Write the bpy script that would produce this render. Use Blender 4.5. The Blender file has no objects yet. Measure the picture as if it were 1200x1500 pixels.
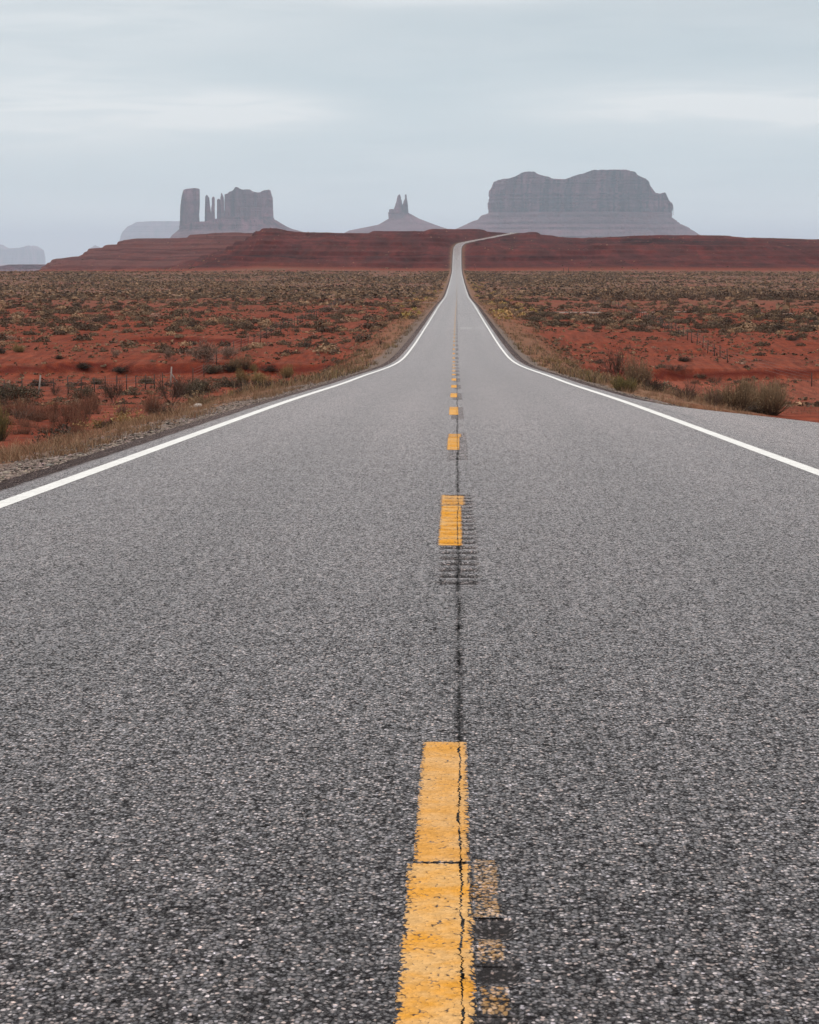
import bpy, math, random
import numpy as np
from mathutils import Matrix, Vector

random.seed(7)
rng = np.random.default_rng(7)
scene = bpy.context.scene
COL = scene.collection

# ------------------------------------------------------------------ camera
F = 3260.0                       # focal length in photo pixels (photo 1200 x 1500)
PITCH = math.atan(375.0 / F)     # camera looks a little down
YAW = math.atan(69.0 / F)        # and a little to the left of the road axis
fwd = np.array([-math.sin(YAW) * math.cos(PITCH), math.cos(YAW) * math.cos(PITCH), -math.sin(PITCH)])
rgt = np.array([math.cos(YAW), math.sin(YAW), 0.0])
upv = np.cross(rgt, fwd)
cam = bpy.data.cameras.new("camera")
cam.sensor_fit = 'HORIZONTAL'
cam.sensor_width = 36.0
cam.lens = F / 1200.0 * 36.0
cam.clip_start = 0.1
cam.clip_end = 200000.0
cam_ob = bpy.data.objects.new("camera", cam)
COL.objects.link(cam_ob)
cam_ob.matrix_world = Matrix(((rgt[0], upv[0], -fwd[0], 0), (rgt[1], upv[1], -fwd[1], 0),
                              (rgt[2], upv[2], -fwd[2], 0), (0, 0, 0, 1)))
scene.camera = cam_ob

# ------------------------------------------------------------------ sky, sun, exposure
SUN_EL, SUN_AZ = 52.0, 300.0      # azimuth clockwise from +Y (straight down the road)
world = bpy.data.worlds.new("World")
scene.world = world
world.use_nodes = True
wt = world.node_tree
wt.nodes.clear()


class NT:
    """tiny node-building helper"""
    def __init__(self, tree):
        self.t = tree

    def n(self, kind, **kw):
        nd = self.t.nodes.new(kind)
        ins = kw.pop('ins', {})
        for k, v in kw.items():
            setattr(nd, k, v)
        for k, v in ins.items():
            if hasattr(v, 'is_linked') or hasattr(v, 'links'):
                self.t.links.new(v, nd.inputs[k])
            else:
                nd.inputs[k].default_value = v
        return nd

    def math(self, op, a, b=0.0, c=None, clamp=False):
        ins = {0: a, 1: b}
        if c is not None:
            ins[2] = c
        return self.n('ShaderNodeMath', operation=op, use_clamp=clamp, ins=ins).outputs[0]

    def mix(self, f, a, b, blend='MIX'):
        nd = self.n('ShaderNodeMix', data_type='RGBA', blend_type=blend, clamp_factor=True)
        for i, v in ((0, f), (6, a), (7, b)):
            if hasattr(v, 'links'):
                self.t.links.new(v, nd.inputs[i])
            else:
                if i and len(v) == 3:
                    v = (*v, 1)
                nd.inputs[i].default_value = v
        return nd.outputs[2]

    def ramp(self, f, stops, interp='LINEAR'):
        nd = self.n('ShaderNodeValToRGB', ins={0: f})
        cr = nd.color_ramp
        cr.interpolation = interp
        while len(cr.elements) < len(stops):
            cr.elements.new(0.5)
        for e, (p, c) in zip(cr.elements, stops):
            e.position = p
            e.color = (*c, 1) if not np.isscalar(c) else (c, c, c, 1)
        return nd.outputs[0]

    def mr(self, v, a, b, c=0.0, d=1.0, smooth=True):
        nd = self.n('ShaderNodeMapRange', clamp=True, ins={0: v, 1: a, 2: b, 3: c, 4: d})
        if smooth:
            nd.interpolation_type = 'SMOOTHSTEP'
        return nd.outputs[0]

    def noise(self, vec, scale, detail=3.0, rough=0.55, out=0, dist=0.0):
        return self.n('ShaderNodeTexNoise', ins={'Vector': vec, 'Scale': scale, 'Detail': detail,
                                                 'Roughness': rough, 'Distortion': dist}).outputs[out]

    def scale(self, vec, s):
        return self.n('ShaderNodeMapping', ins={0: vec, 3: s}).outputs[0]


W = NT(wt)
sky = W.n('ShaderNodeTexSky', sky_type='NISHITA', sun_disc=False, sun_elevation=math.radians(SUN_EL),
          sun_rotation=math.radians(SUN_AZ), altitude=1500.0, air_density=1.0, dust_density=2.0, ozone_density=1.0)
tc = W.n('ShaderNodeTexCoord').outputs['Generated']
nrm = W.n('ShaderNodeVectorMath', operation='NORMALIZE', ins={0: tc}).outputs[0]
sx = W.n('ShaderNodeSeparateXYZ', ins={0: nrm})
el = sx.outputs['Z']
az = W.math('ARCTAN2', sx.outputs['X'], sx.outputs['Y'])           # radians, 0 = down the road
elr = W.math('ARCSINE', el)
flat = W.n('ShaderNodeCombineXYZ', ins={0: az, 1: W.math('MULTIPLY', elr, 6.0), 2: 0.0}).outputs[0]
n_big = W.noise(flat, 7.0, 4.0, 0.55)
n_mid = W.noise(W.scale(flat, (1.0, 1.5, 1.0)), 15.0, 4.0, 0.5, dist=0.6)


def patch(a0, e0, wa, we):
    """soft bright gap in the cloud layer round one direction of the sky"""
    da = W.math('DIVIDE', W.math('SUBTRACT', az, a0), wa)
    de = W.math('DIVIDE', W.math('SUBTRACT', elr, e0), we)
    r2 = W.math('ADD', W.math('MULTIPLY', da, da), W.math('MULTIPLY', de, de))
    return W.math('EXPONENT', W.math('MULTIPLY', r2, -1.0))


def dirpx(px, row):
    return math.atan((px - 669.0) / F), math.atan((375.0 - row) / F)


pats = None
for (px, row, wa, we, s) in ((365, 170, 0.042, 0.0085, 0.95), (1020, 160, 0.072, 0.0105, 1.0), (70, 165, 0.075, 0.019, 0.8),
                             (640, 2, 0.05, 0.005, 0.7), (1180, 172, 0.03, 0.006, 0.7), (110, 30, 0.11, 0.016, 0.5)):
    a0, e0 = dirpx(px, row)
    p = W.math('MULTIPLY', patch(a0, e0, wa, we), s)
    pats = p if pats is None else W.math('ADD', pats, p)
bright = W.math('MULTIPLY', pats, W.mr(n_mid, 0.28, 0.7, 0.65, 1.5))
base = W.ramp(W.mr(el, 0.0, 0.14, smooth=False),
              [(0.0, (0.82, 0.925, 0.94)), (0.22, (0.62, 0.715, 0.765)), (0.5, (0.555, 0.655, 0.71)),
               (0.75, (0.545, 0.63, 0.68)), (1.0, (0.57, 0.635, 0.675))])
base = W.mix(W.mr(n_big, 0.35, 0.7), base, W.mix(1.0, base, (1.08, 1.05, 1.04), 'MULTIPLY'))
base = W.mix(1.0, base, (1.105, 1.07, 1.045), 'MULTIPLY')
base = W.mix(W.mr(n_mid, 0.4, 0.75, 0.0, 0.6), base, W.mix(1.0, base, (0.93, 0.945, 0.955), 'MULTIPLY'))
cl = W.mix(bright, base, (0.86, 0.885, 0.89))
cl = W.mix(W.mr(el, 0.10, 0.4), cl, (0.70, 0.69, 0.67))
zen = W.mr(el, 0.12, 0.75, 1.0, 2.1)                                 # an overcast sky is brighter overhead
clv = W.n('ShaderNodeVectorMath', operation='SCALE', ins={0: cl, 3: W.math('MULTIPLY', zen, 10.0)}).outputs[0]
skymix = W.mix(0.93, sky.outputs[0], clv)
bg = W.n('ShaderNodeBackground', ins={0: skymix, 1: 0.1})
wo = W.n('ShaderNodeOutputWorld')
wt.links.new(bg.outputs[0], wo.inputs[0])

sun = bpy.data.lights.new("sun", 'SUN')
sun.energy = 1.3
sun.angle = math.radians(12.0)
sun.color = (1.0, 0.95, 0.88)
sun_ob = bpy.data.objects.new("sun", sun)
COL.objects.link(sun_ob)
sd = Vector((math.sin(math.radians(SUN_AZ)) * math.cos(math.radians(SUN_EL)),
             math.cos(math.radians(SUN_AZ)) * math.cos(math.radians(SUN_EL)), math.sin(math.radians(SUN_EL))))
sun_ob.rotation_euler = sd.to_track_quat('Z', 'Y').to_euler()
sun_ob.location = (0, 0, 60)

scene.view_settings.view_transform = 'Standard'
scene.view_settings.look = 'None'
scene.view_settings.exposure = 0.0
scene.view_settings.gamma = 1.0
scene.render.engine = 'CYCLES'
scene.cycles.use_denoising = True
scene.cycles.denoising_input_passes = 'RGB_ALBEDO_NORMAL'
scene.cycles.denoising_prefilter = 'ACCURATE'
scene.cycles.max_bounces = 6
scene.cycles.diffuse_bounces = 2
scene.cycles.glossy_bounces = 2
scene.cycles.volume_bounces = 1
scene.cycles.transparent_max_bounces = 4

# ------------------------------------------------------------------ helpers


def ray(px, row):
    px = np.asarray(px, float)
    row = np.asarray(row, float)
    return fwd + np.multiply.outer((px - 600.0) / F, rgt) + np.multiply.outer((750.0 - row) / F, upv)


def at_depth(px, row, y):
    r = ray(px, row)
    return r * (np.asarray(y, float) / r[..., 1])[..., None]


def _h(ix, iy, seed):
    n = (ix.astype(np.int64) * 374761393 + iy.astype(np.int64) * 668265263 + seed * 1442695041) & 0xFFFFFFFF
    n = ((n ^ (n >> 13)) * 1274126177) & 0xFFFFFFFF
    return ((n ^ (n >> 16)) & 0xFFFF) / 65535.0


def vnoise(x, y, seed=0):
    x, y = np.broadcast_arrays(np.asarray(x, float), np.asarray(y, float))
    ix, iy = np.floor(x), np.floor(y)
    fx, fy = x - ix, y - iy
    fx, fy = fx * fx * (3 - 2 * fx), fy * fy * (3 - 2 * fy)
    a, b = _h(ix, iy, seed), _h(ix + 1, iy, seed)
    c, d = _h(ix, iy + 1, seed), _h(ix + 1, iy + 1, seed)
    return (a + (b - a) * fx) * (1 - fy) + (c + (d - c) * fx) * fy


def fbm(x, y, oct=4, seed=0):
    s, a, t = 0.0, 0.5, 0.0
    for o in range(oct):
        s = s + a * vnoise(x * 2 ** o, y * 2 ** o, seed + o * 17)
        t += a
        a *= 0.5
    return s / t * 2 - 1          # about -1..1


def sstep(a, b, x):
    t = np.clip((x - a) / (b - a), 0, 1)
    return t * t * (3 - 2 * t)


def pchip(xs, ys):
    xs, ys = np.array(xs, float), np.array(ys, float)
    h = np.diff(xs)
    d = np.diff(ys) / h
    m = np.zeros_like(xs)
    for i in range(1, len(xs) - 1):
        if d[i - 1] * d[i] > 0:
            w1, w2 = 2 * h[i] + h[i - 1], h[i] + 2 * h[i - 1]
            m[i] = (w1 + w2) / (w1 / d[i - 1] + w2 / d[i])
    m[0], m[-1] = d[0], d[-1]

    def f(x):
        x = np.asarray(x, float)
        i = np.clip(np.searchsorted(xs, x) - 1, 0, len(xs) - 2)
        t = (x - xs[i]) / h[i]
        lo, hi = x < xs[0], x > xs[-1]
        r = ((1 + 2 * t) * (1 - t) ** 2 * ys[i] + t * (1 - t) ** 2 * h[i] * m[i] +
             t * t * (3 - 2 * t) * ys[i + 1] + t * t * (t - 1) * h[i] * m[i + 1])
        r = np.where(lo, ys[0] + (x - xs[0]) * m[0], r)
        return np.where(hi, ys[-1] + (x - xs[-1]) * m[-1], r)
    return f


def new_mesh(name, V, faces, mat=None, attrs=None, smooth=False, fmat=None):
    """V (n,3); faces: list of integer arrays (k,3) or (k,4)"""
    me = bpy.data.meshes.new(name)
    V = np.asarray(V, np.float32)
    me.vertices.add(len(V))
    me.vertices.foreach_set('co', V.ravel())
    faces = [np.asarray(f, np.int32) for f in faces if len(f)]
    li = np.concatenate([f.ravel() for f in faces])
    sizes = np.concatenate([np.full(len(f), f.shape[1], np.int32) for f in faces])
    me.loops.add(len(li))
    me.loops.foreach_set('vertex_index', li)
    me.polygons.add(len(sizes))
    me.polygons.foreach_set('loop_start', np.concatenate([[0], np.cumsum(sizes)[:-1]]).astype(np.int32))
    if smooth:
        me.polygons.foreach_set('use_smooth', np.ones(len(sizes), bool))
    for k, v in (attrs or {}).items():
        v = np.asarray(v, np.float32)
        if v.ndim == 1:
            me.attributes.new(k, 'FLOAT', 'POINT').data.foreach_set('value', v)
        else:
            if v.shape[1] == 3:
                v = np.hstack([v, np.ones((len(v), 1), np.float32)])
            me.attributes.new(k, 'FLOAT_COLOR', 'POINT').data.foreach_set('color', v.ravel())
    for m in (mat if isinstance(mat, (list, tuple)) else [mat]):
        if m:
            me.materials.append(m)
    me.update(calc_edges=True)
    me.validate()
    return me


def link(name, data, parent=None, loc=None, kind=None, label=None, cat=None, group=None):
    o = bpy.data.objects.new(name, data)
    COL.objects.link(o)
    if parent is not None:
        o.parent = parent
    if loc is not None:
        o.location = loc
    if kind:
        o['kind'] = kind
    if label:
        o['label'] = label
    if cat:
        o['category'] = cat
    if group:
        o['group'] = group
    return o


def grid_faces(nr, nc, wrap=False):
    i = np.arange(nr - 1)[:, None] * nc
    j = np.arange(nc if wrap else nc - 1)[None, :]
    j2 = (j + 1) % nc
    return np.stack([i + j, i + j2, i + nc + j2, i + nc + j], -1).reshape(-1, 4)


class MB:
    """collects geometry of one mesh"""
    def __init__(self):
        self.V, self.F4, self.F3, self.n = [], [], [], 0

    def add(self, V, f4=None, f3=None):
        V = np.asarray(V, float).reshape(-1, 3)
        if f4 is not None and len(f4):
            self.F4.append(np.asarray(f4) + self.n)
        if f3 is not None and len(f3):
            self.F3.append(np.asarray(f3) + self.n)
        self.V.append(V)
        self.n += len(V)

    def tube(self, pts, r, k=6):
        pts = np.asarray(pts, float)
        r = np.broadcast_to(np.asarray(r, float), (len(pts),))
        t = np.gradient(pts, axis=0)
        t /= np.linalg.norm(t, axis=1)[:, None] + 1e-9
        ref = np.where(np.abs(t[:, 2:3]) > 0.9, [[1.0, 0, 0]], [[0, 0, 1.0]])
        a = np.cross(t, ref)
        a /= np.linalg.norm(a, axis=1)[:, None] + 1e-9
        b = np.cross(t, a)
        th = np.arange(k) / k * 2 * math.pi
        V = pts[:, None] + r[:, None, None] * (np.cos(th)[None, :, None] * a[:, None] + np.sin(th)[None, :, None] * b[:, None])
        n = len(pts)
        V = V.reshape(-1, 3)
        f = grid_faces(n, k, True)
        V = np.vstack([V, pts[:1], pts[-1:]])
        c0, c1 = n * k, n * k + 1
        j = np.arange(k)
        f3 = np.vstack([np.stack([np.full(k, c0), (j + 1) % k, j], 1),
                        np.stack([np.full(k, c1), (n - 1) * k + j, (n - 1) * k + (j + 1) % k], 1)])
        self.add(V, f, f3)

    def box(self, c, s, taper=1.0):
        x, y, z = np.array(s, float) / 2
        V = np.array([(-x, -y, -z), (x, -y, -z), (x, y, -z), (-x, y, -z),
                      (-x * taper, -y * taper, z), (x * taper, -y * taper, z), (x * taper, y * taper, z), (-x * taper, y * taper, z)]) + c
        self.add(V, [(3, 2, 1, 0), (4, 5, 6, 7), (0, 1, 5, 4), (1, 2, 6, 5), (2, 3, 7, 6), (3, 0, 4, 7)])

    def mesh(self, name, mat, attrs=None, smooth=False):
        fs = []
        if self.F4:
            fs.append(np.vstack(self.F4))
        if self.F3:
            fs.append(np.vstack(self.F3))
        return new_mesh(name, np.vstack(self.V), fs, mat, attrs, smooth)


def material(name):
    m = bpy.data.materials.new(name)
    m.use_nodes = True
    m.node_tree.nodes.clear()
    T = NT(m.node_tree)
    out = T.n('ShaderNodeOutputMaterial')
    bs = T.n('ShaderNodeBsdfPrincipled')
    m.node_tree.links.new(bs.outputs[0], out.inputs[0])
    T.bs = bs
    T.m = m

    def setp(k, v):
        if hasattr(v, 'links'):
            m.node_tree.links.new(v, bs.inputs[k])
        else:
            bs.inputs[k].default_value = (*v, 1) if (not np.isscalar(v) and len(v) == 3) else v
    T.set = setp
    T.attr = lambda nm, o='Fac': T.n('ShaderNodeAttribute', attribute_name=nm).outputs[o]
    T.obj = lambda: T.n('ShaderNodeTexCoord').outputs['Object']
    T.bump = lambda h, s, d: T.n('ShaderNodeBump', ins={'Strength': s, 'Distance': d, 'Height': h}).outputs[0]
    return T


# ------------------------------------------------------------------ materials
def crack_mask(T, ob):
    """irregular centre-seam crack along the road axis; returns (hairline crack, wide tar stain)"""
    s = T.n('ShaderNodeSeparateXYZ', ins={0: ob})
    yv = T.n('ShaderNodeCombineXYZ', ins={1: s.outputs['Y']}).outputs[0]
    wob = T.math('SUBTRACT', T.noise(yv, 5.0, 5.0, 0.7), 0.5)
    wob2 = T.math('SUBTRACT', T.noise(yv, 0.35, 2.0, 0.5), 0.5)
    wob3 = T.math('SUBTRACT', T.noise(yv, 45.0, 3.0, 0.7), 0.5)
    cx = T.math('ADD', T.math('ADD', T.math('MULTIPLY', wob, 0.035), T.math('MULTIPLY', wob3, 0.022)), T.math('ADD', T.math('MULTIPLY', wob2, 0.03), 0.012))
    d = T.math('ABSOLUTE', T.math('SUBTRACT', s.outputs['X'], cx))
    wid = T.mr(T.noise(yv, 7.0, 4.0, 0.6), 0.35, 0.75, 0.0008, 0.006)
    hair = T.math('LESS_THAN', d, wid)
    stain = T.mr(T.math('ADD', d, T.math('MULTIPLY', T.math('SUBTRACT', T.noise(ob, 42.0, 4.0, 0.8), 0.5), 0.11)), 0.004, 0.020, 1.0, 0.0)
    stain = T.math('MULTIPLY', stain, T.mr(T.noise(yv, 1.7, 3.0, 0.7), 0.3, 0.6, 0.25, 1.0))
    return hair, stain, s


def grain(T, ob, scale):
    """crushed stone in binder: (stone brightness 0..1, gap mask, height)"""
    warp = T.n('ShaderNodeVectorMath', operation='ADD',
               ins={0: ob, 1: T.n('ShaderNodeVectorMath', operation='SCALE',
                                  ins={0: T.noise(ob, scale * 0.7, 2.0, out=1), 3: 0.012}).outputs[0]}).outputs[0]
    v = T.n('ShaderNodeTexVoronoi', feature='F1', ins={'Vector': warp, 'Scale': scale, 'Randomness': 1.0})
    sep = T.n('ShaderNodeSeparateColor', ins={0: v.outputs['Color']})
    v2 = T.n('ShaderNodeTexVoronoi', feature='F1', ins={'Vector': warp, 'Scale': scale * 2.3, 'Randomness': 1.0})
    return sep.outputs[0], sep.outputs[1], v.outputs['Distance'], v2.outputs['Distance']


ROUGH, SHW, SHR, BST, SPC, CT = 0.9, 1.0, 0.2, 0.45, 0.0, 0.7


def make_asphalt(name='asphalt', paint=None):
    T = material(name)
    ob = T.obj()
    obs = T.scale(ob, (1.12, 0.72, 1.0))
    r, g, d1, d2 = grain(T, obs, 95.0)
    hair, stain, s = crack_mask(T, ob)
    stone = T.ramp(r, [(0.0, (0.012, 0.011, 0.011)), (0.32, (0.034, 0.030, 0.030)), (0.62, (0.110, 0.097, 0.096)),
                       (0.85, (0.27, 0.242, 0.24)), (1.0, (0.58, 0.53, 0.52))])
    tint = T.mix(T.mr(g, 0.62, 0.80, 0.0, 0.8), stone, T.mix(1.0, stone, (1.18, 0.99, 0.86), 'MULTIPLY'))
    tint = T.mix(T.mr(g, 0.26, 0.12, 0.0, 0.7), tint, T.mix(1.0, tint, (0.92, 0.98, 1.14), 'MULTIPLY'))
    gap = T.mr(d1, 0.32, 0.62)
    col = T.mix(T.math('MULTIPLY', gap, 0.95), tint, (0.022, 0.021, 0.023))
    grit = T.noise(obs, 20.0, 5.0, 0.85)
    col = T.mix(1.0, col, T.ramp(grit, [(0.36, 0.4), (0.5, 1.0), (0.64, 1.85)]), 'MULTIPLY')
    strk = T.noise(T.scale(ob, (38.0, 1.3, 1.0)), 1.0, 4.0, 0.75)
    col = T.mix(1.0, col, T.ramp(strk, [(0.3, 0.82), (0.7, 1.2)]), 'MULTIPLY')
    dustw = T.math('MULTIPLY', T.mr(grit, 0.30, 0.58, 0.5, 1.9), T.mr(strk, 0.3, 0.7, 0.75, 1.2))
    dustw = T.math('MULTIPLY', dustw, T.mr(r, 0.1, 0.85, 0.22, 1.75))
    dustw = T.math('MULTIPLY', dustw, T.math('SUBTRACT', 1.0, T.math('MULTIPLY', gap, 0.8)), clamp=True)
    patchy = T.noise(ob, 1.3, 4.0, 0.6)
    col = T.mix(1.0, col, T.ramp(patchy, [(0.3, 0.9), (0.7, 1.07)]), 'MULTIPLY')
    # long streaks of polish and oil along the lanes
    st = T.noise(T.scale(ob, (1.4, 0.02, 1.0)), 1.0, 3.0, 0.5)
    col = T.mix(1.0, col, T.ramp(st, [(0.3, 0.9), (0.7, 1.08)]), 'MULTIPLY')
    cross = T.noise(T.scale(ob, (0.015, 0.14, 1.0)), 1.0, 3.0, 0.6)
    col = T.mix(1.0, col, T.ramp(cross, [(0.35, 0.94), (0.65, 1.05)]), 'MULTIPLY')
    # grazing-light brightening put into the colour: paler with distance along the road
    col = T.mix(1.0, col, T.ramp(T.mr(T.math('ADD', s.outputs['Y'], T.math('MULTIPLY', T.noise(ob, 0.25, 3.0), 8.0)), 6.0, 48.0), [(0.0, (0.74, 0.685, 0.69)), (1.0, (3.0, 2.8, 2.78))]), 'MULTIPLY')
    lane = T.math('COSINE', T.math('MULTIPLY', T.math('SUBTRACT', T.math('ABSOLUTE', s.outputs['X']), 0.9), 3.49))
    col = T.mix(1.0, col, T.ramp(T.mr(lane, -1.0, 1.0), [(0.0, 0.93), (1.0, 1.05)]), 'MULTIPLY')
    edge = T.attr('edge')
    en = T.noise(ob, 3.0, 8.0, 0.8)
    em = T.mr(T.math('ADD', edge, T.math('MULTIPLY', T.math('SUBTRACT', en, 0.5), 1.5)), 0.25, 0.95)
    col = T.mix(em, col, T.mix(1.0, col, (0.42, 0.40, 0.39), 'MULTIPLY'))
    pull = T.attr('pullout')
    col = T.mix(pull, col, T.mix(1.0, col, (1.12, 1.1, 1.08), 'MULTIPLY'))
    seam = T.mr(T.math('ADD', T.attr('seam'), T.math('MULTIPLY', T.math('SUBTRACT', T.noise(ob, 2.2, 5.0, 0.7), 0.5), 1.3)), 0.72, 0.95)
    col = T.mix(T.math('MULTIPLY', seam, 0.75), col, (0.03, 0.028, 0.03))
    gr = T.attr('groove')
    col = T.mix(T.math('MULTIPLY', gr, T.mr(r, 0.3, 1.0, 0.95, 0.6)), col, (0.028, 0.026, 0.026))
    y = s.outputs['Y']
    far = T.mr(y, 30.0, 200.0, 1.0, 0.3)
    col = T.mix(T.math('MULTIPLY', T.math('MULTIPLY', stain, 0.85), far), col, (0.016, 0.016, 0.017))
    col = T.mix(hair, col, (0.006, 0.006, 0.006))
    cover = 0.0
    if paint:
        thin = T.math('SUBTRACT', 1.0, T.attr('thin'))
        c1, c2, lo, hi = paint
        n = T.noise(obs, 16.0, 5.0, 0.7)
        pc = T.mix(T.mr(T.noise(ob, 5.0, 4.0, 0.6), 0.35, 0.65), c1, c2)
        pc = T.mix(1.0, pc, T.ramp(T.math('ADD', T.math('MULTIPLY', n, 0.6), T.math('MULTIPLY', r, 0.4)), [(0.25, 0.80), (0.7, 1.08)]), 'MULTIPLY')
        val = T.math('ADD', T.math('MULTIPLY', d1, 0.55), T.math('ADD', T.math('MULTIPLY', grit, 0.35), T.math('MULTIPLY', n, 0.4)))
        val = T.math('ADD', val, T.math('ADD', T.attr('wear'), T.math('MULTIPLY', gr, 0.10)))
        cover = T.mr(val, lo, hi, 1.0, 0.0)
        crk = T.math('MULTIPLY', T.mr(T.math('ADD', stain, T.math('MULTIPLY', T.math('SUBTRACT', n, 0.5), 2.2)), 0.95, 1.25), 0.9)
        pc = T.mix(T.math('MULTIPLY', gr, 0.35), pc, T.mix(1.0, pc, (0.45, 0.4, 0.4), 'MULTIPLY'))
        cover = T.math('MULTIPLY', cover, T.math('MULTIPLY', thin, T.math('SUBTRACT', 1.0, T.math('MAXIMUM', hair, crk))))
        col = T.mix(cover, col, pc)
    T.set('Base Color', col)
    T.set('Roughness', ROUGH)
    T.set('Specular IOR Level', SPC)
    dusty = T.math('MULTIPLY', T.math('MULTIPLY', T.math('SUBTRACT', 1.0, em), T.math('SUBTRACT', 1.0, cover)), T.math('SUBTRACT', 1.0, T.math('MAXIMUM', gr, T.math('MULTIPLY', stain, far))))
    T.set('Sheen Weight', T.math('MULTIPLY', T.math('MULTIPLY', dusty, dustw), SHW))
    T.set('Sheen Roughness', SHR)
    T.set('Coat Weight', T.math('MULTIPLY', T.math('MULTIPLY', dusty, dustw), CT))
    T.set('Coat Roughness', 0.32)
    T.set('Sheen Tint', (1.0, 0.90, 0.86))
    h = T.math('SUBTRACT', T.math('MULTIPLY', T.math('SUBTRACT', 0.8, d1), 1.0), T.math('MULTIPLY', d2, 0.35))
    h = T.math('ADD', h, T.math('MULTIPLY', r, 0.35))
    T.set('Normal', T.bump(h, BST, 0.006))
    return T.m


def make_ground():
    T = material('red_desert_soil')
    ob = T.obj()
    s = T.n('ShaderNodeSeparateXYZ', ins={0: ob})
    n1 = T.noise(ob, 0.05, 5.0, 0.6)
    n2 = T.noise(ob, 0.6, 6.0, 0.65)
    n3 = T.noise(ob, 6.0, 5.0, 0.65)
    red = T.ramp(n2, [(0.25, (0.088, 0.0135, 0.0062)), (0.5, (0.148, 0.0265, 0.0108)), (0.8, (0.205, 0.046, 0.0205))])
    pale = T.mix(T.mr(n3, 0.3, 0.7), (0.225, 0.072, 0.043), (0.175, 0.042, 0.024))
    soil = T.mix(T.math('MULTIPLY', T.mr(n1, 0.44, 0.68), 0.3), red, pale)
    soil = T.mix(T.mr(T.noise(ob, 0.35, 6.0, 0.75), 0.5, 0.68, 0.0, 0.6), soil, T.mix(n3, (0.10, 0.034, 0.022), (0.155, 0.070, 0.046)))
    soil = T.mix(T.mr(T.noise(ob, 1.6, 5.0, 0.8), 0.56, 0.66, 0.0, 0.7), soil, (0.062, 0.022, 0.015))
    soil = T.mix(T.mr(T.noise(ob, 2.7, 4.0, 0.8), 0.60, 0.68, 0.0, 0.55), soil, (0.26, 0.135, 0.09))
    soil = T.mix(T.attr('sand'), soil, pale)
    strk = T.noise(T.scale(ob, (1.6, 0.09, 1.0)), 1.0, 5.0, 0.7)
    soil = T.mix(1.0, soil, T.ramp(strk, [(0.34, 0.62), (0.5, 1.0), (0.68, 1.4)]), 'MULTIPLY')
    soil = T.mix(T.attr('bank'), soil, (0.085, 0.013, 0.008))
    # dry litter on the wide shrub plain
    plain = T.mix(T.mr(T.noise(ob, 0.09, 5.0, 0.65), 0.36, 0.6), (0.165, 0.048, 0.031), (0.125, 0.082, 0.056))
    soil = T.mix(T.attr('plain'), soil, plain)
    # layered maroon rock of the ridge
    zz = T.math('ADD', s.outputs['Z'], T.math('MULTIPLY', T.noise(T.scale(ob, (0.011, 0.004, 0.011)), 1.0, 5.0), 10.0))
    zv = T.n('ShaderNodeCombineXYZ', ins={0: T.math('MULTIPLY', s.outputs['X'], 0.004), 2: zz}).outputs[0]
    b1 = T.noise(zv, 0.33, 6.0, 0.75)
    rock = T.ramp(b1, [(0.38, (0.010, 0.004, 0.005)), (0.45, (0.060, 0.011, 0.011)), (0.55, (0.095, 0.019, 0.016)),
                       (0.60, (0.045, 0.014, 0.015)), (0.72, (0.185, 0.056, 0.044))])
    ptch = T.noise(T.scale(ob, (0.014, 0.006, 0.03)), 1.0, 5.0, 0.65)
    rock = T.mix(T.mr(ptch, 0.46, 0.60, 0.0, 0.5), rock, T.mix(T.mr(b1, 0.4, 0.6), (0.085, 0.024, 0.021), (0.135, 0.042, 0.034)))
    gul = T.noise(T.scale(ob, (0.06, 0.006, 0.02)), 1.0, 5.0, 0.7)
    rock = T.mix(1.0, rock, T.ramp(gul, [(0.34, 0.55), (0.5, 1.0), (0.66, 1.7)]), 'MULTIPLY')
    spk = T.noise(ob, 0.16, 6.0, 0.8)
    rock = T.mix(T.mr(spk, 0.50, 0.64, 0.0, 0.5), rock, (0.070, 0.026, 0.022))
    rock = T.mix(T.mr(T.noise(ob, 0.03, 4.0, 0.7), 0.52, 0.68, 0.0, 0.5), rock, (0.145, 0.040, 0.030))
    rock = T.mix(1.0, rock, (0.84, 0.62, 0.60), 'MULTIPLY')
    rock = T.mix(T.math('MULTIPLY', T.attr('back'), 0.55), rock, T.mix(T.mr(b1, 0.4, 0.6), (0.085, 0.030, 0.030), (0.165, 0.070, 0.062)))
    soil = T.mix(T.attr('ridge'), soil, rock)
    # road verge: grey gravel and straw
    straw = T.mix(T.mr(n3, 0.35, 0.65), (0.23, 0.135, 0.08), (0.15, 0.075, 0.045))
    grav = T.mix(T.mr(T.noise(ob, 11.0, 4.0, 0.7), 0.3, 0.7), (0.07, 0.05, 0.043), (0.22, 0.165, 0.14))
    soil = T.mix(T.math('MULTIPLY', T.attr('verge'), T.mr(n2, 0.3, 0.6, 0.45, 1.0)), soil, straw)
    soil = T.mix(T.attr('gravel'), soil, grav)
    T.set('Base Color', soil)
    T.set('Roughness', 0.95)
    T.set('Specular IOR Level', 0.08)
    hh = T.math('ADD', T.math('MULTIPLY', n3, 0.12), T.math('ADD', T.math('MULTIPLY', n2, 0.6), T.math('MULTIPLY', spk, T.math('MULTIPLY', T.attr('ridge'), 6.0))))
    T.set('Normal', T.bump(hh, 0.9, 0.5))
    return T.m


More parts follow.
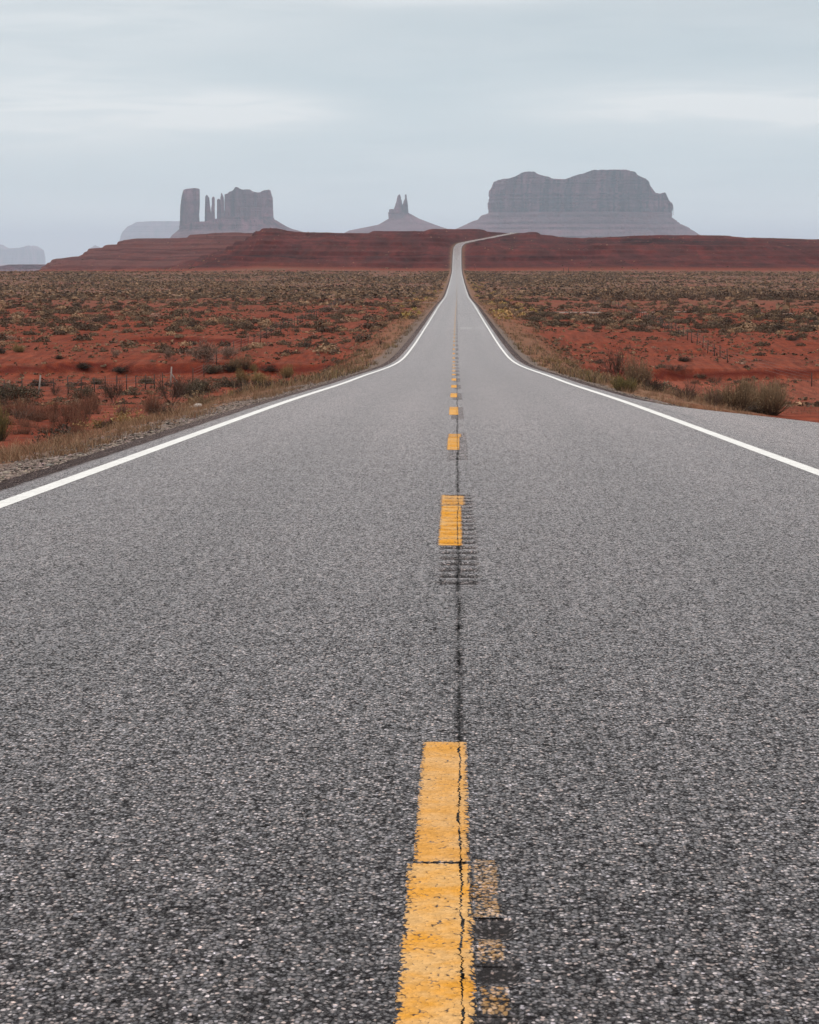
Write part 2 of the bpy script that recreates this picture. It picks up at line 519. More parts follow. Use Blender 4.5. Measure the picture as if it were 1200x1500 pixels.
def make_butte(name, zs, seed):
    T = material(name)
    ob = T.n('ShaderNodeVectorMath', operation='ADD', ins={0: T.obj(), 1: (seed * 313.0, 0, 0)}).outputs[0]
    s = T.n('ShaderNodeSeparateXYZ', ins={0: ob})
    zv = T.n('ShaderNodeCombineXYZ', ins={0: T.math('MULTIPLY', s.outputs['X'], 0.07), 1: T.math('MULTIPLY', s.outputs['Y'], 0.07),
                                          2: s.outputs['Z']}).outputs[0]
    b = T.noise(zv, zs * 0.8, 3.0, 0.6)
    col = T.ramp(b, [(0.30, (0.085, 0.031, 0.042)), (0.46, (0.130, 0.049, 0.066)), (0.6, (0.148, 0.056, 0.074)), (0.74, (0.225, 0.092, 0.118))])
    v = T.noise(T.scale(ob, (1, 1, 0.40)), zs * 0.28, 6.0, 0.68, dist=0.5)
    col = T.mix(1.0, col, T.ramp(v, [(0.36, 0.4), (0.49, 0.85), (0.64, 1.6)]), 'MULTIPLY')
    vs = T.noise(T.scale(ob, (1, 1, 0.07)), zs * 0.9, 3.0, 0.6, dist=0.35)
    col = T.mix(1.0, col, T.ramp(vs, [(0.38, 0.30), (0.47, 0.9), (0.54, 1.05), (0.64, 1.35)]), 'MULTIPLY')  # vertical varnish streaks that also put the shade of cliff cracks into the colour
    tal = T.attr('talus')
    col = T.mix(T.math('MULTIPLY', tal, 0.75), col, T.ramp(T.math('ADD', T.math('MULTIPLY', T.noise(zv, zs * 1.6, 4.0, 0.7), 0.5), T.math('MULTIPLY', T.noise(ob, zs * 0.35, 6.0, 0.7), 0.5)), [(0.36, (0.125, 0.062, 0.074)), (0.64, (0.225, 0.118, 0.136))]))  # talus kept paler: thicker low-lying haze put into its colour
    T.set('Base Color', col)
    T.set('Roughness', 0.95)
    T.set('Specular IOR Level', 0.05)
    T.set('Normal', T.bump(T.math('ADD', T.math('MULTIPLY', v, 2.0), b), 1.0, 60.0))
    return T.m


def plain_mat(name, c1, c2, scale=20.0, rough=0.85, spec=0.15, rnd=0.0, bump=0.0):
    T = material(name)
    ob = T.obj()
    col = T.mix(T.mr(T.noise(ob, scale, 4.0, 0.6), 0.3, 0.7), c1, c2)
    if rnd:
        oi = T.n('ShaderNodeObjectInfo').outputs['Random']
        col = T.mix(1.0, col, T.ramp(oi, [(0.0, 1.0 - rnd), (1.0, 1.0 + rnd)]), 'MULTIPLY')
    T.set('Base Color', col)
    T.set('Roughness', rough)
    T.set('Specular IOR Level', spec)
    if bump:
        T.set('Normal', T.bump(T.noise(ob, scale * 1.5, 5.0, 0.6), 0.6, bump))
    return T.m


def leaf_mat(name, rough=0.9):
    """foliage whose colour is carried per stem and leaf by a vertex colour"""
    T = material(name)
    col = T.attr('tint', 'Color')
    oi = T.n('ShaderNodeObjectInfo').outputs['Random']
    col = T.mix(1.0, col, T.ramp(oi, [(0.0, 0.8), (1.0, 1.2)]), 'MULTIPLY')
    T.set('Base Color', col)
    T.set('Roughness', rough)
    T.set('Specular IOR Level', 0.08)
    return T.m


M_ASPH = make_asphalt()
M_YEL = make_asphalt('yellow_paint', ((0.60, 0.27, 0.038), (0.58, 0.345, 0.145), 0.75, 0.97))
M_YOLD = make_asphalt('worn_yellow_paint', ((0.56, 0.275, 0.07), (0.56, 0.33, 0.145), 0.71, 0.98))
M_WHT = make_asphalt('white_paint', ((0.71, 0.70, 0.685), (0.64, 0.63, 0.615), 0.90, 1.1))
M_GND = make_ground()
M_LEAF = leaf_mat('desert_foliage')
M_POST = plain_mat('dark_steel_post', (0.045, 0.035, 0.031), (0.075, 0.056, 0.048), 9.0, 0.7)
M_WOOD = plain_mat('weathered_wood', (0.22, 0.20, 0.185), (0.34, 0.31, 0.28), 14.0, 0.9)
M_WIRE = plain_mat('fence_wire', (0.10, 0.085, 0.08), (0.16, 0.12, 0.11), 9.0, 0.5)
M_STONE = plain_mat('pale_stone', (0.30, 0.25, 0.22), (0.46, 0.40, 0.36), 9.0, 0.9, bump=0.02)
M_TRACK = plain_mat('packed_dirt', (0.17, 0.115, 0.095), (0.22, 0.16, 0.135), 0.8, 0.95)

# ------------------------------------------------------------------ road profile
rows_w = [(520.5, 162.0), (480, 261.0), (450, 435.0), (430.5, 800.0), (414, 1200), (401, 1700.0), (395, 1908.0), (374, 2160), (356.5, 2420.0),
          (353, 2520), (348.4, 2680), (343.8, 2850), (340.9, 3000)]
nodes = []
for zc in (4.2, 8.0, 16.0, 28.0, 46.0):
    p = ray(669.0, 498.0 + 4347.0 / zc) * zc
    nodes.append((p[1], p[2]))
p = ray(669.0, 556.3) * 79.0
nodes.append((p[1], p[2]))
for row, zc in rows_w:
    p = ray(669.0, row) * zc
    nodes.append((p[1], p[2]))
nodes += [(3120.0, nodes[-1][1] + 0.4), (3400.0, nodes[-1][1] - 12.0), (4200.0, nodes[-1][1] - 55.0)]
P = pchip([a for a, b in nodes], [b for a, b in nodes])
XC = pchip([-100, 2000, 2300, 2420, 2520, 2680, 2850, 3000, 3400, 4200], [0, 0, 0.5, 4.0, 14.5, 36.0, 57.7, 78.0, 125.0, 220.0])
EDGE_R = pchip([-60, 12, 26, 36, 48, 54, 80, 5000], [9.5, 8.6, 7.2, 5.85, 4.15, 4.0, 3.98, 3.98])
EDGE_L = 3.98
BAND = 0.70


def px_of(x, y):
    return 669.0 + F * x / np.maximum(y, 1.0)


# ------------------------------------------------------------------ terrain
Gtab = pchip([-100, 0, 20, 45, 80, 120, 170, 205, 250, 300, 420, 600, 900, 1300, 1900],
             [2.5, -2.3, -2.95, -4.05, -5.7, -8.2, -10.3, -10.9, -10.15, -9.75, -10.3, -12.0, -15.2, -16.3, -13.6])
Ftab = pchip([-100, 1900, 2600, 4000, 7000, 12000, 24000, 62000, 100000], [-13.6, -13.6, -19, -40, -54, -80, -125, -232, -330])
MAIN = np.array([(-9000, 398), (225, 398), (245, 392), (272, 384), (300, 376), (325, 367), (345, 355), (362, 349), (369, 344), (377, 338),
                 (388, 335), (404, 334.6), (418, 337.5), (445, 339.5), (500, 341), (540, 341), (548, 339), (605, 338.5), (615, 337),
                 (640, 336), (690, 336), (712, 337.5), (730, 339.5), (742, 341.5), (757, 341.5), (770, 339.8), (783, 340.5), (800, 344),
                 (812, 346.5), (850, 348.5), (862, 347.3), (880, 346), (950, 345.6), (1000, 344.6), (1050, 345), (1068, 346.8),
                 (1130, 348.6), (1200, 351), (1300, 354), (1600, 362), (9000, 372)], float)
BACK = np.array([(-9000, 399), (50, 398), (58, 394), (66, 389), (72, 384), (84, 377), (118, 375.5), (126, 369), (131, 365), (150, 361),
                 (172, 356), (183, 350.5), (205, 349.5), (262, 349.3), (283, 344), (310, 341), (340, 340.3), (400, 340.5), (520, 343), (640, 350), (9000, 372)], float)
DC = np.array([(-9000, 2500), (370, 2500), (440, 2620), (640, 2980), (690, 3020), (800, 3000), (870, 2900), (1200, 2900), (9000, 2900)], float)


RB = np.array([(673, 356.7, 2420), (687.7, 353, 2520), (713, 348.4, 2680), (735, 343.8, 2850), (753.7, 340.9, 3000), (758, 340.5, 3020)], float)


def layer(px, y, tab, d0, d1, wob):
    crest = np.interp(px, tab[:, 0], tab[:, 1])
    a = np.clip((y - d0) / (d1 - d0) + wob, 0, 1)
    a = np.where(y >= d1 - 30, np.maximum(a, sstep(d1 - 200, d1 - 10, y)), a)
    s = 1 - (1 - a) ** 1.9
    row = 398.0 + (crest - 398.0) * s
    z = (375.0 - row) * y / F
    zc = (375.0 - crest) * d1 / F
    return np.where(y > d1, zc - (y - d1) * 0.07, z)


def terrace(z, x):
    zz = z + 2.2 * fbm(x / 170.0, z / 60.0, 3, 91)
    q = 5.2
    k = np.floor(zz / q)
    fr = zz / q - k
    sh = 0.35 + 0.65 * sstep(-0.25, 0.3, fbm(x / 65.0 + k * 3.7, k * 1.3, 3, 93))
    t = q * (k + 0.22 * fr + 0.78 * sstep(0.66, 0.92, fr))
    return z + (t - zz) * sh


def terrain(x, y, full=False):
    x, y = np.broadcast_arrays(np.asarray(x, float), np.asarray(y, float))
    yy = np.maximum(y, 1.0)
    px = px_of(x, yy)
    xc = XC(y)
    dx = x - xc
    pr = P(y)
    # natural ground
    g = Gtab(np.minimum(y, 1900.0))
    amp = sstep(60, 260, yy) * 0.45 + 0.12
    g = g + amp * fbm(x / 22.0, y / 30.0, 4, 3) + (0.07 + 0.07 * sstep(70, 160, yy)) * fbm(x / 3.0, y / 4.0, 3, 5) + sstep(250, 500, yy) * 0.8 * fbm(x / 70.0, y / 110.0, 3, 7)
    # dry wash with a cut bank facing the camera
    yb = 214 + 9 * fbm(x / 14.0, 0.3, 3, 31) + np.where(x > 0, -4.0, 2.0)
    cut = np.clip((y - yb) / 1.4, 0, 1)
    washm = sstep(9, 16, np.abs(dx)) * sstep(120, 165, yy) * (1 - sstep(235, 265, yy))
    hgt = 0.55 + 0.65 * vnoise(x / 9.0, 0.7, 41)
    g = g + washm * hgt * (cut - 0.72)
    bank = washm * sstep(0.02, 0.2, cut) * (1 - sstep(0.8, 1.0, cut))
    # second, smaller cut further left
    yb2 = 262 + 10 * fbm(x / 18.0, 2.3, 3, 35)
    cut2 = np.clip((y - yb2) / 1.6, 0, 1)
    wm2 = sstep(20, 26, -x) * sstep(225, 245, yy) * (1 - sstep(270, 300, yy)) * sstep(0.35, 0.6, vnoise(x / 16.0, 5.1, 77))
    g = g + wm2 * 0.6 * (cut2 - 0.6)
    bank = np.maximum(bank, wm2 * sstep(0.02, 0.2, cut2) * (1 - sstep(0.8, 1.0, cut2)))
    # far ground and ridge
    fgt = Ftab(y) + sstep(1900, 2200, yy) * 0.6 * fbm(x / 120.0, y / 160.0, 3, 9)
    wob = 0.13 * fbm(x / 90.0, y / 140.0, 4, 11) + 0.10 * (0.45 - 1.5 * np.abs(fbm(x / 38.0, y / 260.0, 3, 13)))
    m = layer(px, y, MAIN, 1890.0 + 25 * fbm(x / 150.0, 0.2, 3, 15), np.interp(px, DC[:, 0], DC[:, 1]), wob * sstep(1890, 2200, yy))
    b = layer(px, y, BACK, 2250.0, 3350.0, wob)
    rz = np.maximum(np.maximum(m, b), fgt)
    rid = sstep(0.8, 5.0, rz - Ftab(y)) * sstep(1880, 1990, yy)
    rzt = terrace(rz, x) + 0.5 * fbm(x / 14.0, y / 14.0, 3, 21)
    rz = rz + (rzt - rz) * rid
    # the slope in front of the bend lies below the road
    yr_ = np.interp(px, RB[:, 0], RB[:, 2])
    cap = (375.0 - (np.interp(px, RB[:, 0], RB[:, 1]) + 1.6)) * y / F
    incap = (px > 672) & (px < 757) & (y < yr_ + 4) & (y > 2000)
    rz = np.where(incap, np.minimum(rz, cap), rz)
    nat = np.where(y < 1890, g, rz + np.where(y < 2000, (1 - sstep(1890, 2000, yy)) * (g - rz) * 0.0, 0))
    t = sstep(1780, 1890, yy)
    nat = np.where(y < 1890, g * (1 - t) + np.maximum(rz, g * 0 - 13.6) * t, nat)
    # embankment of the road
    el_, er_ = EDGE_L + BAND, EDGE_R(y) + BAND
    over = np.where(dx < 0, -dx - el_, dx - er_)
    wid = np.interp(yy, [0, 20, 50, 90, 200, 400, 1900, 2300, 3200], [3.2, 3.6, 5, 8, 10, 9, 9, 14, 22])
    wr = np.where(dx < 0, wid, np.where(yy < 60, 2.6, wid))
    lip = np.clip(over / 0.8, 0, 1) * 0.10
    tt = sstep(0.5, 1.0, np.clip(over / wr, 0, 1) * 0.5 + 0.5)
    tt = sstep(0.0, 1.0, np.clip((over - 0.5) / wr, 0, 1))
    z = (pr - 0.16 - lip) * (1 - tt) + nat * tt
    z = np.where(over <= 0, pr - 0.20 - 0.25 * np.clip(-over / 0.5, 0, 1), z)
    verge_t = np.clip(over, 0, None)
    z = z + 0.05 * fbm(x / 0.8, y / 0.8, 3, 55) * (over > 0.3) * (yy < 200)
    if not full:
        return z
    n_e = 0.5 + 0.5 * fbm(x / 2.5, y / 6.0, 3, 61)
    gl = np.where(dx < 0, 1.25, np.where(yy < 55, 0.55, 0.7))
    gravel = (1 - sstep(gl * 0.75, gl * 1.35, verge_t + (n_e - 0.5) * 0.7)) * (1 - 0.6 * sstep(200, 500, yy))
    vw = np.interp(yy, [0, 30, 100, 300, 600, 2000, 3000], [3.8, 4.5, 5.5, 5.0, 3.5, 3.0, 2.5])
    verge = (1 - sstep(vw * 0.55, vw * 1.25, verge_t + (n_e - 0.5) * 4.0)) * np.where((dx > 0) & (yy < 60), 0.55, np.interp(yy, [100, 400], [0.9, 0.6]))
    plain = sstep(430, 800, yy + 170 * fbm(x / 90.0, y / 160.0, 3, 71)) * (1 - sstep(1780, 1920, yy)) * 0.9
    strip = sstep(1835, 1860, yy) * (1 - sstep(1880, 1900, yy))
    plain = np.maximum(plain, 0.8 * sstep(1700, 1800, yy) * (1 - sstep(1890, 1930, yy))) * (1 - 0.5 * strip)
    sand = np.where(dx > 0, 0.8, 0.25) * sstep(130, 170, yy) * (1 - sstep(-6, 2, y - yb)) * 0.8 * sstep(8, 14, np.abs(dx))
    sand = np.maximum(sand, strip * 0.3 * vnoise(x / 60.0, y / 25.0, 8))
    back = sstep(-1.0, 3.0, b - m) * rid
    return z, dict(back=back, gravel=gravel, verge=verge, plain=plain, sand=sand, bank=bank, ridge=rid)


def hit(px, row, ymin=5.0, ymax=3300.0):
    """first point of the ground along the line of sight"""
    r = ray(px, row)
    r = r / r[1]
    ys = np.geomspace(ymin, ymax, 4000)
    z = terrain(r[0] * ys, ys)
    below = r[2] * ys <= z
    i = int(np.argmax(below)) if below.any() else len(ys) - 1
    y = ys[i]
    return np.array([r[0] * y, y, float(z[i])])


tb = np.concatenate([-np.geomspace(0.62, 0.29, 14), np.linspace(-0.285, 0.245, 860), np.geomspace(0.25, 0.62, 16)])
yr = np.concatenate([np.linspace(-80, 0, 9)[:-1], np.arange(0, 70, 0.35), np.arange(70, 300, 1.0), np.geomspace(300, 1880, 210)[:-1],
                     np.arange(1880, 3420, 4.2), np.geomspace(3430, 98000, 70)])
X = tb[None, :] * (yr[:, None].clip(0) + 110.0)
Y = np.repeat(yr[:, None], len(tb), 1)
Z, at = terrain(X, Y, True)
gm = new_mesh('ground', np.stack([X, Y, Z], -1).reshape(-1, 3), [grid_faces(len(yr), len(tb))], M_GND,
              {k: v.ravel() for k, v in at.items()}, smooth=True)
ground = link('ground', gm, kind='structure')

# ------------------------------------------------------------------ road
PITCH_D = 12.6
GRP = 0.345


def groove(y):
    """(exact groove depth profile 0..1 , in-group mask)"""
    y = np.asarray(y, float)
    k = np.floor((y - 12.0 + 0.3) / PITCH_D)
    loc = y - (12.1 + PITCH_D * k)
    ing = (loc > -0.09) & (loc < 6.95) & (y > 8)
    ph = loc / GRP
    near = (y < 4.99)
    ph = np.where(near, (4.89 - y) / GRP, ph)
    ing = ing | near
    fr = np.abs(ph - np.round(ph)) * GRP
    prof = np.clip(1 - (fr / 0.095) ** 2, 0, 1)
    return prof * ing, ing.astype(float)


def DXL(y):
    return np.interp(y, [0, 30, 80, 180, 300, 600, 5000], [0, 0, -0.06, -0.2, -0.2, 0.0, 0.0])


ry = np.concatenate([np.arange(-40, 1.6, 1.6), np.arange(1.6, 36, 0.043), np.arange(36, 130, 0.35), np.arange(130, 420, 1.5),
                     np.geomspace(420, 2000, 190)[:-1], np.arange(2000, 3400, 6.0)])
cin = np.concatenate([[-3.3, -2.6, -1.8, -1.0, -0.5, -0.3], np.arange(-0.2, 0.221, 0.02), [0.3, 0.5, 1.0, 1.8, 2.6, 3.3, 3.6, 3.8]])
er = EDGE_R(ry)
cols = []
one = np.ones_like(ry)
spec = [(-(EDGE_L + BAND + 0.05) * one, -0.40, 1.0), (-(EDGE_L + BAND) * one, -0.13, 1.0), (-(EDGE_L + 0.16) * one, -0.03, 1.0),
        (-EDGE_L * one, 0.0, 0.3), (-3.85 * one, 0.0, 0.0)]
spec += [(c * one, 0.0, 0.0) for c in cin]
spec += [(3.82 + (er - 3.82) * 0.15, 0, 0.0), (3.82 + (er - 3.82) * 0.35, 0, 0.0), (3.82 + (er - 3.82) * 0.65, 0.0, 0.0), (er, 0.0, 0.3),
         (er + 0.16, -0.03, 1.0), (er + BAND, -0.13, 1.0), (er + BAND + 0.05, -0.40, 1.0)]
RX = np.stack([s[0] for s in spec], 1)
RZ = P(ry)[:, None] + np.array([s[1] for s in spec])[None, :]
prof, ing = groove(ry)
gx = (sstep(-0.105, -0.085, RX) * (1 - sstep(0.115, 0.135, RX)))
gx = np.where((ry < 7)[:, None], gx * sstep(0.03, 0.05, RX), gx)
fine = (ry < 36)[:, None]
GR = np.where(fine, prof[:, None], ing[:, None] * 0.5) * gx
RZ = RZ - 0.011 * np.where(fine, prof[:, None], 0) * gx
edge = np.repeat(np.array([s[2] for s in spec])[None, :], len(ry), 0)
near_po = (1 - sstep(46, 54, ry))[:, None]
edge[:, -4:] = edge[:, -4:] * (1 - 0.9 * near_po) 
pull = sstep(3.75, 3.9, RX) * near_po
seam = np.exp(-((RX - 4.02) / 0.16) ** 2) * near_po
RXw = RX + XC(ry)[:, None] + (0.04 * fbm(ry[:, None] / 0.7, 0.5, 3, 83)) * ((np.abs(edge) > 0.5))
V = np.stack([RXw, np.repeat(ry[:, None], RX.shape[1], 1), RZ], -1).reshape(-1, 3)
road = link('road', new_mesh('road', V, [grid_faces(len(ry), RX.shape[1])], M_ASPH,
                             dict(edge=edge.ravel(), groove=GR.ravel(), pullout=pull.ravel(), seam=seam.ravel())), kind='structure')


def strip(name, x0, x1, y0, y1, mat, wear=0.0, ncol=2, lift=0.002, ragged=0.0, follow=True):
    ys = ry[(ry > y0) & (ry < y1)]
    ys = np.concatenate([[y0], ys, [y1]])
    us = np.linspace(0, 1, ncol)
    if ncol == 4:
        us = np.array([0, 0.10, 0.90, 1.0])
    xs = x0 + (x1 - x0) * us[None, :] + np.zeros((len(ys), 1))
    if ragged:
        xs[:, 0] += ragged * fbm(ys / 0.11, 0.1, 4, int(y0 * 10) % 97)
        xs[:, -1] += ragged * fbm(ys / 0.11, 7.1, 4, int(y0 * 10) % 89)
    g, _ = groove(ys)
    gxx = sstep(-0.105, -0.085, xs) * (1 - sstep(0.115, 0.135, xs))
    gxx = np.where((ys < 7)[:, None], gxx * sstep(0.03, 0.05, xs), gxx)
    zs = np.interp(ys, ry, P(ry))[:, None] + lift - 0.011 * np.where((ys < 36)[:, None], g[:, None], 0) * gxx
    xs = xs + np.interp(ys, ry, XC(ry))[:, None] + (DXL(ys)[:, None] if follow else 0)
    V = np.stack([xs, np.repeat(ys[:, None], ncol, 1), zs], -1).reshape(-1, 3)
    wv = np.full((len(ys), ncol), wear)
    if ncol > 4:
        wv[:, 0] += 0.30
        wv[:, -1] += 0.30
        e = min(3, len(ys) // 4)
        wv[:1] += 0.35
        wv[-1:] += 0.35
    elif ncol == 4:
        wv[:, 0] += 0.25
        wv[:, -1] += 0.25
    gg = np.where((ys < 36)[:, None], g[:, None], 0) * gxx
    return link(name, new_mesh(name, V, [grid_faces(len(ys), ncol)], mat, dict(wear=wv.ravel(), groove=gg.ravel(), thin=np.full(wv.size, 0.42 if name == 'paint_patch' else 0.0))), road)


strip('edge_line', -3.765, -3.60, -35.0, 3250.0, M_WHT, ncol=4, follow=False)
strip('edge_line', 3.565, 3.73, -35.0, 3250.0, M_WHT, ncol=4, follow=False)
strip('lane_dash', -0.121, 0.044, 1.6, 5.525, M_YEL, 0.02, ncol=9, ragged=0.006)
strip('lane_dash', -0.110, 0.038, 5.533, 7.24, M_YOLD, -0.02, ncol=9, ragged=0.004)
strip('paint_patch', 0.036, 0.112, 4.99, 5.58, M_YOLD, 0.20, ncol=7, ragged=0.006)
strip('paint_patch', 0.042, 0.112, 4.61, 4.83, M_YOLD, 0.19, ncol=7, ragged=0.006)
strip('paint_patch', 0.045, 0.114, 4.26, 4.48, M_YOLD, 0.18, ncol=7, ragged=0.006)
for k in range(0, 58):
    a = 14.3 + PITCH_D * k
    strip('lane_dash', -0.122, 0.044, a, a + 3.5, M_YEL, 0.0, ncol=9 if k < 2 else 2, ragged=0.004 if k < 2 else 0)
    if k < 6:
        strip('lane_dash', -0.135 if k < 1 else -0.12, 0.075 if k < 2 else 0.05, a + 3.53, a + 4.75, M_YOLD, 0.05, ncol=9 if k < 2 else 2, ragged=0.004)
strip('lane_dash', -0.04, 0.04, 14.3 + PITCH_D * 58, 2300.0, M_YOLD, 0.15)
strip('stop_line', 0.35, 1.75, 258.0, 262.0, M_WHT, 0.36, follow=False)
strip('stop_line', 2.15, 3.25, 258.0, 262.0, M_WHT, 0.36, follow=False)


def ground_strip(name, pts, width, mat, lift=0.06):
    pts = np.asarray(pts, float)
    t = np.linspace(0, 1, 60)
    s = np.linspace(0, 1, len(pts))
    c = np.stack([np.interp(t, s, pts[:, i]) for i in range(2)], 1)
    d = np.gradient(c, axis=0)
    d /= np.linalg.norm(d, axis=1)[:, None]
    nn = np.stack([-d[:, 1], d[:, 0]], 1)
    us = np.linspace(-0.5, 0.5, 7)
    q = c[:, None] + nn[:, None] * (us * width)[None, :, None]
    q = q + 0.25 * (vnoise(q[..., 0] / 2, q[..., 1] / 2, 5)[..., None] - 0.5)
    z = terrain(q[..., 0], q[..., 1]) + lift - 0.15 * (np.abs(us) > 0.45)[None, :]
    return link(name, new_mesh(name, np.concatenate([q, z[..., None]], -1).reshape(-1, 3), [grid_faces(60, 7)], mat, smooth=True), kind='structure')


ground_strip('dirt_track', [(4.8, 404), (9, 405), (20, 406), (30, 405), (42, 402), (60, 398)], 6.0, M_TRACK)
ground_strip('dirt_track', [(-4.8, 560), (-9, 562), (-14, 563)], 7.0, M_TRACK)

# ------------------------------------------------------------------ mesas and buttes


def prof_interp(pts):
    pts = sorted(pts, key=lambda p: p[1])           # (px, row), by row from the top down
    r = np.array([p[1] for p in pts], float)
    x = np.array([p[0] for p in pts], float)
    return lambda rr: np.interp(rr, r, x)


def rock(left, right, top, D, base_row, cliff_row, depth, mat, name, parent=None, flute=0.03, N=300, L=90, seed=0, yoff=0.0, fl_freq=26.0, maxdepth=1e9):
    """loft of rings: widths from the left and right outline, top heights from the top outline; depth = y radius / x radius"""
    tp = np.array(sorted(top), float)
    top_row = tp[:, 1].min()
    rows = np.concatenate([np.linspace(base_row, cliff_row, L // 2, endpoint=False), np.linspace(cliff_row, top_row, L)])
    lf, rf = prof_interp(left), prof_interp(right)
    th = np.linspace(0, 2 * math.pi, N, endpoint=False)
    c, s = np.cos(th), np.sin(th)
    e = 0.72
    cx_, sy_ = np.sign(c) * np.abs(c) ** e, np.sign(s) * np.abs(s) ** e
    VV, tal = [], []
    mpp = D / F
    y0 = D + yoff
    lc, rc = lf(cliff_row), rf(cliff_row)
    fl_x = 0.9 - 2.4 * np.abs(fbm(np.cos(th) * fl_freq / 4 + 50, np.sin(th) * fl_freq / 4 + 50, 5, seed))
    fl_x = fl_x + 0.5 * fbm(np.cos(th) * fl_freq + 5, np.sin(th) * fl_freq + 5, 3, seed + 1)
    big = fbm(np.cos(th) * 1.6 + 20, np.sin(th) * 1.6 + 20, 3, seed + 5)
    rings = [(r, 1.0) for r in rows] + [(top_row, q) for q in (0.93, 0.82, 0.66, 0.45, 0.2, 0.03)]
    for i, (r, shrink) in enumerate(rings):
        xl, xr = lf(r), rf(r)
        a = max((xr - xl) / 2, 0.15)
        m = (xl + xr) / 2
        cl = (1.0 + 0.25 * math.sin(r * 0.35 + seed)) if r <= cliff_row + 0.01 else 0.45
        fr = flute * cl * (fl_x + 0.35 * fbm(np.cos(th) * fl_freq + 9, r / 9.0 + np.sin(th) * fl_freq, 3, seed + 9)) + flute * 1.6 * big * (np.abs(s) ** 0.5)
        st = (0.5 if r <= cliff_row else 0.45) * max(flute, 0.04) * (vnoise(r * 0.9, 0.5, seed + 3) - 0.5) * 2
        rad = shrink * (1 + fr * (0.08 + 0.92 * np.abs(s)) + st * np.abs(s))
        dpx = min(a * depth, maxdepth)
        px = m + a * cx_ * rad
        zrow = np.maximum(r, np.interp(px, tp[:, 0], tp[:, 1]) + 1.1 * (vnoise(px * 0.8, sy_ * 2, seed + 8) - 0.5) * min(1.0, (rf(cliff_row) - lf(cliff_row)) / 40.0)) if r < cliff_row else np.full(N, r)
        ydist = y0 + dpx * sy_ * rad * mpp
        x = (px - 669.0) * mpp
        z = (375.0 - zrow) * mpp
        VV.append(np.stack([x, ydist, z], 1))
        tal.append(np.full(N, 0.0 if r <= cliff_row else 1.0))
    n = len(VV)
    V = np.vstack(VV)
    f = grid_faces(n, N, True)
    j = np.arange(N)
    cap = np.vstack([V, V[(n - 1) * N:].mean(0)[None]])
    f3 = np.stack([(n - 1) * N + j, (n - 1) * N + (j + 1) % N, np.full(N, n * N)], 1)
    me = new_mesh(name, cap, [f, f3], mat, dict(talus=np.concatenate(tal + [[0.0]])))
    return me


MB1 = make_butte('butte_rock', 0.02, 1)
MB2 = make_butte('far_mesa_rock', 0.006, 2)

# the big mesa right of the road
top = [(724.5, 268), (729, 266.5), (748, 264.5), (756, 260.5), (761.3, 257.3), (770, 256), (778.7, 256.5), (782, 260), (799, 264), (806.7, 268), (818.7, 268.5),
       (830.7, 264), (845, 259.5), (857.3, 256), (860, 254.4), (880, 254), (908, 253.3), (921, 257.3), (924, 261.3), (936, 265.9), (941.3, 270.7),
       (942.7, 281.3), (948, 287.5), (957, 288.5), (960, 286), (965, 285.3), (969.3, 293.3), (971.5, 299), (973, 301), (976, 298.7), (978, 302.7), (979.5, 316)]
left = [(724.5, 253), (724.5, 268), (718, 280), (716.2, 300), (716, 313.3), (704, 317), (700, 322.7), (692, 325), (673, 334), (655, 341), (600, 362), (540, 398)]
right = [(978, 253), (978, 302), (979, 319.5), (989.3, 328), (1002.7, 334.7), (1015, 343), (1060, 362), (1120, 398)]
me = rock(left, right, top, 22000.0, 397.5, 312.0, 0.62, MB1, 'mesa', N=560, L=110, seed=3, flute=0.10, fl_freq=24)
link('mesa', me, label='broad flat-topped mesa with two humps behind the road crest, widest rock on the skyline', cat='mesa')

# butte with two thin spires in the middle
bt = link('spired_butte', None, loc=(0, 0, 0), label='small butte with two thin pointed spires on a wide cone base', cat='butte')
tl = [(569, 312), (569.8, 322.5), (559, 326.7), (558, 328), (551, 331.8), (522, 334.5), (510.5, 339), (500, 344), (420, 398)]
tr = [(598.3, 312), (598.6, 313.8), (608, 318.8), (620, 323.3), (631.7, 325.8), (632.5, 328.2), (641, 331.2), (651.5, 332.9), (655, 334.8), (680, 346), (770, 398)]
link('talus_slope', rock(tl, tr, [(569, 312), (599, 312)], 23000.0, 398.5, 312.6, 0.8, MB1, 'talus_slope', N=260, L=20, seed=11, flute=0.03), bt)
link('rock_tower', rock([(570.3, 307), (570, 326)], [(579, 307), (580, 326)], [(570, 308), (573, 307.2), (578, 307.5), (579, 309)], 23000.0, 327, 325, 0.9, MB1, 'rock_tower', N=70, L=26, seed=13, flute=0.10, fl_freq=8), bt)
link('rock_spire', rock([(584.3, 286.2), (582.2, 289.5), (581, 296), (579.8, 300), (577.5, 306.5), (576, 326)], [(586, 286.2), (586.9, 288), (587.8, 292.5), (589.6, 300), (592, 312), (594, 326)],
                        [(584, 286.6), (585.4, 286.1), (586.5, 287)], 23000.0, 327, 325, 0.8, MB1, 'rock_spire', N=80, L=50, seed=15, flute=0.10, fl_freq=9), bt)
link('rock_spire', rock([(593.3, 286.2), (593.2, 292.5), (591.8, 295.5), (589.8, 301.5), (587, 326)], [(595.7, 286.2), (596.3, 292.5), (597.6, 301.5), (598.5, 313.5), (599.5, 326)],
                        [(593, 286.2), (596, 286.2)], 23000.0, 327, 325, 0.8, MB1, 'rock_spire', N=80, L=50, seed=17, flute=0.10, fl_freq=9), bt)

